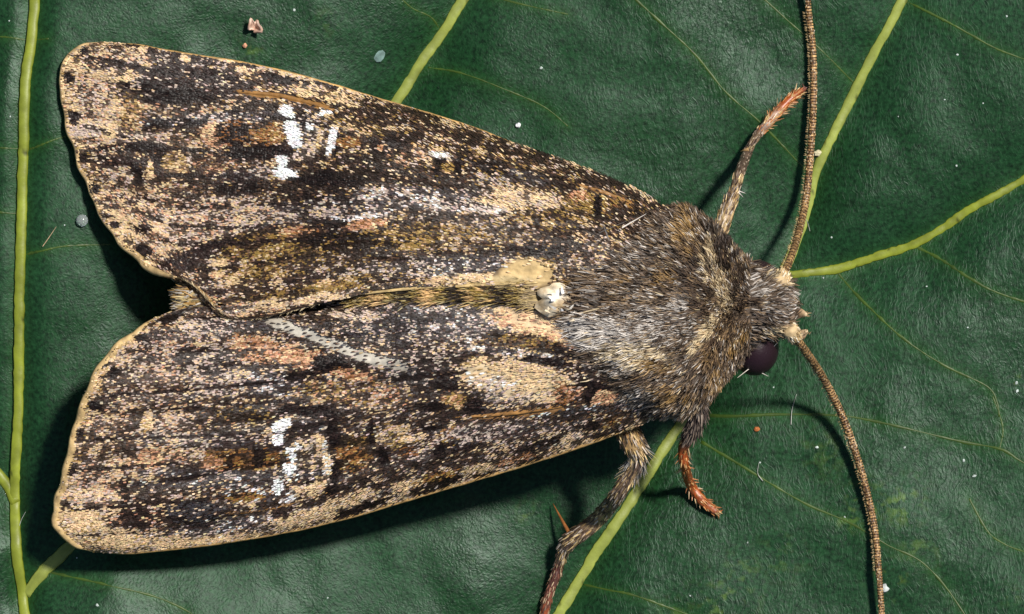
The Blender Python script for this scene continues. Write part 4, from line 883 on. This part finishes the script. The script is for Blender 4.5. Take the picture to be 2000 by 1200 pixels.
# ---- antennae: scape + a chain of ringed segments
def antenna(pts, r0, r1, nseg, side):
    per = 5; n = nseg * per
    c = curve(pts, n); c[:, 2] = np.interp(np.linspace(0, 1, n), np.linspace(0, 1, 40), np.interp(np.linspace(0, 1, 40), np.linspace(0, 1, n), c[:, 2]))
    lf = leafz(c[:, 0], c[:, 1]); c[:, 2] = np.maximum(c[:, 2] + lf * (1 - smooth(.08, .35, c[:, 2])), lf + .014)
    P = W(c[:, 0], c[:, 1], c[:, 2]); s = np.linspace(0, 1, n); ph = np.arange(n) % per
    bulge = np.array([.82, 1.0, 1.06, 1.05, .94])[ph]
    r = (r0 + (r1 - r0) * s) * PXS * bulge
    V, F = tube_arrays(P, r, 10, .95)
    dk = np.array((.045, .022, .012)); gold = np.array((.56, .35, .14)); brn = np.array((.26, .13, .055))
    segc = np.repeat(rng.uniform(.7, 1.25, nseg), per)
    q = np.tile(np.arange(10), n); f = noise(np.repeat(np.arange(n) / per, 10) * 2.1, q * .9, 3)
    ring_gold = np.array([0., .35, .8, 1., .5])[np.repeat(ph, 10)] * (.35 + .9 * f)  # share of golden pigment along each segment, dark at the joints
    C = dk * (1 - ring_gold[:, None]) + (gold * f[:, None] + brn * (1 - f[:, None])) * 1.25 * ring_gold[:, None]; C = C * np.repeat(segc, 10)[:, None]
    C = np.vstack([C, C[:1], C[-1:]])
    o = mesh_np('antenna', V, F, M_chitin, moth, C)
    # pale scales on each ring, short bristles on one side
    nb = nseg * 7; k = rng.integers(2, n - 2, nb); T = nrm(np.gradient(P, axis=0))[k]; B = nrm(np.cross(T, np.tile((0, 0, 1.), (nb, 1)))); N = np.cross(B, T)
    a = rng.uniform(-1.2, 1.2, nb); Rd = B * np.sin(a)[:, None] + N * np.cos(a)[:, None]
    cc = np.array([(.50, .33, .15), (.3, .17, .07), (.58, .46, .3), (.06, .03, .015), (.1, .05, .025), (.05, .03, .02)])[rng.integers(0, 6, nb)]
    V, F, C = ribbons(P[k] + Rd * (r[k] * 1.0)[:, None], nrm(T + Rd * .08), Rd, 3.6 * PXS, 2.4 * PXS * (1 - .4 * s[k]), cc, -.05, 2, .5)
    tag(mesh_np('antenna_scales', V, F, M_scale, o, C), kind='stuff')
    nb = nseg * 4; k = rng.integers(2, int(n * .62), nb); T = nrm(np.gradient(P, axis=0))[k]; B = nrm(np.cross(T, np.tile((0, 0, 1.), (nb, 1))))
    V, F, C = ribbons(P[k] + B * side * (r[k] * .8)[:, None] - np.array([0, 0, .003]), nrm(B * side + T * .25 + rng.normal(0, .15, (nb, 3))), np.tile((0, 0, 1.), (nb, 1)), 6.5 * PXS * rng.uniform(.5, 1.2, nb), 1.0 * PXS,
                      np.tile((.42, .30, .14), (nb, 1)), 0, 2)
    tag(mesh_np('antenna_bristles', V, F, M_fur, o, C), kind='stuff')
    # scape
    p0 = P[0]; t0 = nrm(P[4] - P[0]); sc = curve([tuple(p0 - t0 * .05 - np.array([0, 0, .02])), tuple(p0 - t0 * .02), tuple(p0 + t0 * .012)], 12)
    V, F = tube_arrays(sc, PXS * np.array([9, 12, 14, 15, 15.5, 15.5, 15, 14.5, 14, 13, 11, 8]), 12, .9)
    mesh_np('scape', V, F, M_body, o, np.tile((.60, .44, .24), (len(V), 1)))
    nb = 260; k = rng.integers(1, 11, nb); Rd = nrm(rng.normal(0, 1, (nb, 3)) + np.array([0, 0, .5])); Rd = nrm(Rd - t0 * (Rd @ t0)[:, None])
    cc = np.array([(.72, .58, .36), (.62, .46, .24), (.5, .33, .15), (.8, .72, .55)])[rng.integers(0, 4, nb)]
    V, F, C = ribbons(sc[k] + Rd * 13 * PXS, nrm(t0 + Rd * .4 + rng.normal(0, .15, (nb, 3))), Rd, 12 * PXS, 4 * PXS, cc, -.1)
    tag(mesh_np('scape_scales', V, F, M_fur, o, C), kind='stuff')
    return o
antenna([(1527, 545, .42), (1545, 502, .31), (1560, 455, .20), (1575, 385, .10), (1583, 300, .06), (1589, 200, .05), (1588, 100, .035), (1580, 30, .03), (1574, -50, .05), (1566, -160, .045), (1548, -300, .03)], 7.6, 5.2, 150, -1)
antenna([(1548, 652, .40), (1572, 684, .30), (1606, 735, .18), (1642, 805, .09), (1670, 880, .05), (1692, 955, .035), (1708, 1030, .03), (1716, 1110, .05), (1722, 1200, .045), (1726, 1300, .05), (1722, 1420, .03)], 7.6, 5.2, 150, 1)

# ---- legs: one continuous tapering limb each, with scales, bristles, spurs and claws
def leg(pts, radii, cols, scale_n, scale_cols, scale_len, bristle, flat=.9):
    n = 120; c = curve(pts, n); s = np.linspace(0, 1, n); kk = np.linspace(0, 1, len(radii))
    ctrl = np.r_[0, np.cumsum(np.linalg.norm(np.diff(np.array(pts)[:, :2], axis=0), axis=1))]; ctrl /= ctrl[-1]
    r = np.interp(s, ctrl, radii) * PXS * (1 + .12 * (fbm(s * 30, s * 0, 3) - .5))
    P = W(c[:, 0], c[:, 1], c[:, 2]); V, F = tube_arrays(P, r, 12, flat)
    C = np.stack([np.interp(s, ctrl, np.array(cols)[:, k]) for k in range(3)], 1); C = np.repeat(C, 12, 0) * (.6 + .8 * fbm(np.repeat(s, 12) * 40, np.tile(np.arange(12), n) * .6, 12))[:, None]
    C = np.vstack([C, C[:1], C[-1:]])
    o = mesh_np('leg', V, F, M_chitin, moth, C)
    T = nrm(np.gradient(P, axis=0)); B = nrm(np.cross(T, np.tile((0, 0, 1.), (n, 1)))); N = np.cross(B, T)
    Vs, Fs, Cs, off = [], [], [], 0
    for (a0, a1, cnt, cl, ln, wd, spread, both) in scale_n:
        k = (rng.uniform(a0, a1, cnt) * (n - 1)).astype(int); ang = rng.uniform(-2., 2., cnt) if not both else rng.choice([-1, 1], cnt) * rng.uniform(1.0, 1.9, cnt)
        Rd = B[k] * np.sin(ang)[:, None] + N[k] * np.cos(ang)[:, None]
        pal = np.array(cl); cc = pal[rng.integers(0, len(pal), cnt)] * rng.uniform(.7, 1.2, (cnt, 1))
        V, F, C = ribbons(P[k] + Rd * (r[k] * .93)[:, None], nrm(T[k] + Rd * spread + rng.normal(0, .1, (cnt, 3))), Rd, ln * PXS * rng.uniform(.6, 1.3, cnt), wd * PXS, cc, -.05, 2, .85)
        Vs.append(V); Fs.append(F + off); Cs.append(C); off += len(V)
    tag(mesh_np('leg_scales', np.vstack(Vs), np.vstack(Fs), M_fur, o, np.vstack(Cs)), kind='stuff')
    return o, P, T, B
def spike(parent, name, a, b_, r, col):
    c = curve([tuple(a), tuple((np.array(a) + np.array(b_)) / 2 + np.array([0, 0, .006])), tuple(b_)], 12)
    V, F = tube_arrays(c, r * PXS * np.linspace(1, .15, 12), 8); return mesh_np(name, V, F, M_chitin, parent, np.tile(col, (len(V), 1)))
SC_T = [(.62, .46, .22), (.42, .28, .12), (.10, .06, .04), (.06, .04, .03), (.5, .42, .34)]
SC_D = [(.09, .055, .04), (.05, .03, .02), (.42, .33, .24), (.2, .13, .09)]
SC_O = [(.55, .25, .08), (.65, .45, .2), (.4, .14, .04)]
def lz(x, y): return float(leafz(x, y))
# front leg beside the longer reach of the upper antenna
p = [(1385, 500, .19), (1408, 445, .165), (1424, 400, .145), (1434, 374, .13), (1446, 335, .105), (1458, 302, .08), (1468, 282, .065), (1485, 257, .06), (1505, 236, .04), (1530, 207, .03), (1556, 184, .022), (1574, 172, .014)]
p = [(a, b_, c + (lz(a, b_) if c < .1 else 0)) for a, b_, c in p]
red = (.30, .065, .012); tanc = (.30, .2, .1); dkc = (.10, .065, .045)
o, P, T, B = leg(p, [14, 15.5, 15, 8.5, 10, 9.5, 7, 9, 8, 8.5, 7.5, 4], [dkc, tanc, tanc, tanc, dkc, dkc, (.5, .38, .2), (.09, .04, .025), (.5, .4, .3), red, red, (.10, .04, .03)],
      [(.05, .42, 420, SC_T, 12, 3., .15, False), (.42, .68, 300, SC_D, 9, 2.8, .12, False), (.68, .98, 130, SC_O, 10, 2.4, .35, False), (.72, .98, 46, [(.6, .4, .2), (.45, .2, .08)], 14, 1.8, .9, True)], None, None, None)
spike(o, 'claw', P[-2], W(1566, 162, lz(1566, 162) + .006), 3, (.08, .03, .02)); spike(o, 'claw', P[-2], W(1582, 168, lz(1582, 168) + .006), 3, (.08, .03, .02)); spike(o, 'spur', W(1462, 292, .07), W(1446, 296, .05), 4, (.45, .28, .12)); spike(o, 'spine', W(1438, 372, .13), W(1456, 378, .12), 2, (.6, .55, .5)); spike(o, 'spine', W(1438, 372, .13), W(1452, 386, .12), 2, (.6, .55, .5))
# front leg bending out below the thorax
p = [(1360, 760, .26), (1365, 800, .24), (1358, 830, .21), (1342, 862, .17), (1334, 880, .14), (1338, 912, .10), (1348, 945, .065), (1366, 972, .04), (1385, 990, .024), (1404, 1003, .014)]
p = [(a, b_, c + (lz(a, b_) if c < .1 else 0)) for a, b_, c in p]
o, P, T, B = leg(p, [16, 16, 15, 11, 9.5, 9.5, 9.5, 9, 9, 6], [dkc, dkc, (.07, .045, .035), (.16, .07, .04), red, red, red, red, (.36, .10, .03), (.14, .05, .03)],
      [(.0, .36, 420, [(.10, .075, .06), (.05, .035, .03), (.22, .17, .13)], 18, 2.8, .35, False), (.4, 1, 130, SC_O, 9, 2.2, .3, False), (.42, .98, 40, [(.6, .42, .25), (.5, .2, .08)], 15, 1.8, .9, True)], None, None, None)
spike(o, 'claw', P[-2], W(1412, 996, lz(1412, 996) + .006), 3.5, (.25, .08, .03)); spike(o, 'claw', P[-2], W(1404, 1014, lz(1404, 1014) + .006), 3.5, (.35, .12, .04)); spike(o, 'spur', W(1338, 912, .10), W(1320, 926, .07), 4, (.5, .35, .2))
# middle leg
p = [(1215, 800, .24), (1225, 840, .27), (1238, 868, .285), (1247, 893, .27), (1232, 925, .24), (1205, 968, .20), (1170, 1012, .155), (1135, 1040, .12), (1112, 1058, .10), (1100, 1078, .075), (1092, 1105, .055), (1080, 1140, .04), (1068, 1175, .03), (1062, 1215, .022), (1058, 1260, .014)]
p = [(a, b_, c + (lz(a, b_) if c < .16 else 0)) for a, b_, c in p]
orc = (.30, .15, .05)
o, P, T, B = leg(p, [23, 24, 23, 15, 13, 15, 15, 16, 15.5, 10, 9, 9, 9, 8, 4.5], [orc, orc, (.34, .22, .09), (.2, .14, .08), tanc, dkc, (.3, .2, .1), dkc, dkc, (.4, .3, .16), (.09, .035, .025), (.10, .04, .03), (.2, .06, .03), red, (.2, .06, .03)],
      [(.06, .22, 260, SC_T, 14, 3, .3, False), (.16, .27, 160, [(.30, .29, .27), (.2, .19, .18), (.42, .33, .2)], 22, 1.5, .6, True), (.24, .68, 700, SC_T + [(.10, .07, .05)] * 3, 15, 2.8, .16, False), (.68, 1, 240, [(.09, .04, .03), (.2, .08, .05), (.45, .33, .2)], 10, 2.6, .25, False)], None, None, None)
spike(o, 'spur', W(1116, 1050, lz(1116, 1050) + .10), W(1080, 984, lz(1080, 984) + .02), 5, (.24, .09, .025)); spike(o, 'spur', W(1106, 1062, lz(1106, 1062) + .09), W(1094, 1074, lz(1094, 1074) + .05), 5, (.62, .46, .26))
spike(o, 'claw', P[-2], W(1066, 1275, lz(1066, 1275) + .005), 3, (.1, .04, .03)); spike(o, 'claw', P[-2], W(1050, 1275, lz(1050, 1275) + .005), 3, (.1, .04, .03))

# stray long hairs: around the eye and over the wing base
hl = [((1490, 700, .33), (1440, 738, .36)), ((1500, 690, .33), (1525, 662, .38)), ((1470, 705, .34), (1496, 690, .37)), ((1455, 712, .36), (1500, 735, .30)), ((1480, 650, .45), (1512, 668, .40)), ((1190, 470, .60), (1178, 440, .64)), ((1215, 445, .57), (1262, 418, .55)), ((1170, 455, .58), (1240, 425, .57))]
Vs, Fs, Cs, off = [], [], [], 0
for a, b_ in hl:
    a = W(*a); b_ = W(*b_); d = b_ - a; L = np.linalg.norm(d)
    V, F, C = ribbons(a[None], d[None], np.array([[0, 0, 1.]]), L, 2.2 * PXS, np.array([(.6, .55, .48)]), .2, 6, .8); Vs.append(V); Fs.append(F + off); Cs.append(C); off += len(V)
tag(mesh_np('long_hairs', np.vstack(Vs), np.vstack(Fs), M_fur, body, np.vstack(Cs)), kind='stuff')

# ------------------------------------------------------------------ small things lying on the leaf
V, F = ellipsoid(W(160, 431, lz(160, 431) + .010), (.018, .018, .013), 24, 16)
tag(mesh_np('water_droplet', V, F, M_water), 'tiny clear water droplet on the leaf beside the scalloped wing edge', 'droplet')

def crumb(name, x, y, r, col, seed, h=.6, el=1.2, rot=.3, label=None, cat=None, group=None):
    V, F = ellipsoid((0, 0, 0), (r * PXS * el, r * PXS, r * PXS * h), 14, 9, rot)
    d = nrm(V + 1e-9); f = 1 + .55 * (fbm(d[:, 0] * 2.2 + seed, d[:, 1] * 2.2 + d[:, 2] * 1.7, seed) - .5) * 2
    V = V * f[:, None]; p = leafz_w(x, y); V = V + p + np.array([0, 0, -V[:, 2].min() * .8])
    c = np.array(col)[None] * (.6 + .8 * fbm(d[:, 0] * 3, d[:, 1] * 3, seed)[:, None])
    o = mesh_np(name, V, F, M_crumb, None, c); return tag(o, label, cat, group)
# folded scrap of dried petal: ragged curled sheet with thickness
th = np.linspace(0, 2 * math.pi, 26, endpoint=False); rr = np.linspace(.05, 1, 8)
rad = 14 * (1 + .28 * np.sin(2 * th + .9) + .16 * np.sin(5 * th) + .5 * (fbm(np.cos(th) * 3 + 4, np.sin(th) * 3 + 4, 8) - .5))
PXc = 497 + np.outer(rr, np.cos(th) * rad * .85); PYc = 52 + np.outer(rr, np.sin(th) * rad * 1.25)
Zc = leafz(PXc, PYc) + .012 + .03 * rr[:, None] ** 2 * (.5 + .5 * np.sin(2 * th + 1))[None] + .008 * noise(PXc / 6, PYc / 6, 2) - .008 * (1 - rr[:, None])
Vc = W(PXc, PYc, Zc).reshape(-1, 3); i = np.arange(7)[:, None] * 26; j = np.arange(26)[None]
Fc = np.stack([i + j, i + 26 + j, i + 26 + (j + 1) % 26, i + (j + 1) % 26], -1).reshape(-1, 4); cd = fbm(PXc / 8, PYc / 8, 6).ravel()[:, None]
scrap = mesh_np('petal_scrap', Vc, Fc, M_crumb, None, np.array((.34, .17, .10)) * (1 - cd) + np.array((.72, .55, .45)) * cd)
md = scrap.modifiers.new('thickness', 'SOLIDIFY'); md.thickness = .006; md.offset = -1
tag(scrap, 'curled pinkish scrap of dried petal lying on the leaf', 'debris')
crumb('crumb', 478, 90, 4.5, (.5, .25, .15), 3, label='small pink brown crumb beside the curled petal scrap', cat='crumb')
crumb('crumb', 1478, 839, 5, (.34, .11, .03), 4, .5, 1.3, label='rusty orange crumb on the leaf below the moth head', cat='crumb')
crumb('crumb', 1596, 300, 6, (.62, .56, .36), 5, .7, label='pale cream crumb beside the antenna near the pale leaf vein', cat='crumb')
crumb('crumb', 1586, 62, 4, (.66, .60, .50), 15, .7, label='tiny pale crumb beside the antenna far from any vein', cat='crumb')
crumb('grit_grain', 1726, 1149, 8, (.5, .54, .52), 6, .4, label='flat grey grain of grit touching the lower antenna', cat='grain')
crumb('grit_grain', 1012, 245, 5, (.95, .95, .95), 7, .9, 1., label='bright white round grain alone on the leaf above the wing', cat='grain')
crumb('lichen_film', 735, 108, 12, (.13, .21, .19), 9, .06, 1.3, label='thin pale grey film of lichen on the leaf beside the wing shadow', cat='lichen')
specks = [(1057, 133, 5), (1870, 107, 4), (1920, 202, 3), (1966, 32, 4), (1868, 324, 4), (1845, 195, 3), (1755, 228, 3), (1624, 464, 4), (1595, 874, 5), (1882, 900, 5), (1903, 930, 5), (1767, 874, 4), (1484, 904, 4), (1348, 1164, 3), (1985, 748, 6), (1987, 764, 5), (1511, 757, 3), (18, 41, 3), (20, 228, 3), (575, 20, 5), (1460, 1060, 3), (1650, 1010, 3), (1608, 543, 3), (190, 1182, 5), (640, 1168, 3), (1890, 640, 3), (1810, 560, 3), (126, 440, 3), (150, 1090, 3)]
for k, (x, y, r) in enumerate(specks):
    crumb('dust_speck', x, y, r * .5, (.42, .48, .44), 20 + k, .45, 1 + .5 * random.random(), random.random() * 3, 'tiny whitish speck of dust on the green leaf', 'dust speck', 'dust specks on the leaf')
for (pts, lab) in [([(170, 760), (182, 752), (190, 746)], 'short pale fibre caught on the wing edge over shadow'), ([(1545, 830), (1547, 800), (1556, 770)], 'thin pale fibre standing across a fine leaf vein'), ([(1572, 420), (1578, 437), (1582, 452)], 'pale spine like fibre beside the antenna and leaf vein'),
                   ([(36, 1090), (34, 1050), (40, 1020), (50, 1000)], 'fine white fibre lying along the leaf midrib'), ([(83, 482), (95, 465), (110, 443)], 'faint brown fibre on the leaf beside the midrib'), ([(1490, 940), (1480, 925), (1482, 905)], 'short white fibre on the leaf near the orange crumb')]:
    c = curve(pts, 14); P = W(c[:, 0], c[:, 1], leafz(c[:, 0], c[:, 1]) + .006)
    if pts[0][0] == 170: P = W(c[:, 0], c[:, 1], np.linspace(.10, .27, 14))
    V, F = tube_arrays(P, 1.0 * PXS * np.linspace(1, .4, 14), 6)
    tag(mesh_np('fibre', V, F, M_crumb, None, np.tile((.5, .36, .22) if 'brown' in lab else (.36, .38, .33), (len(V), 1))), lab, 'fibre')
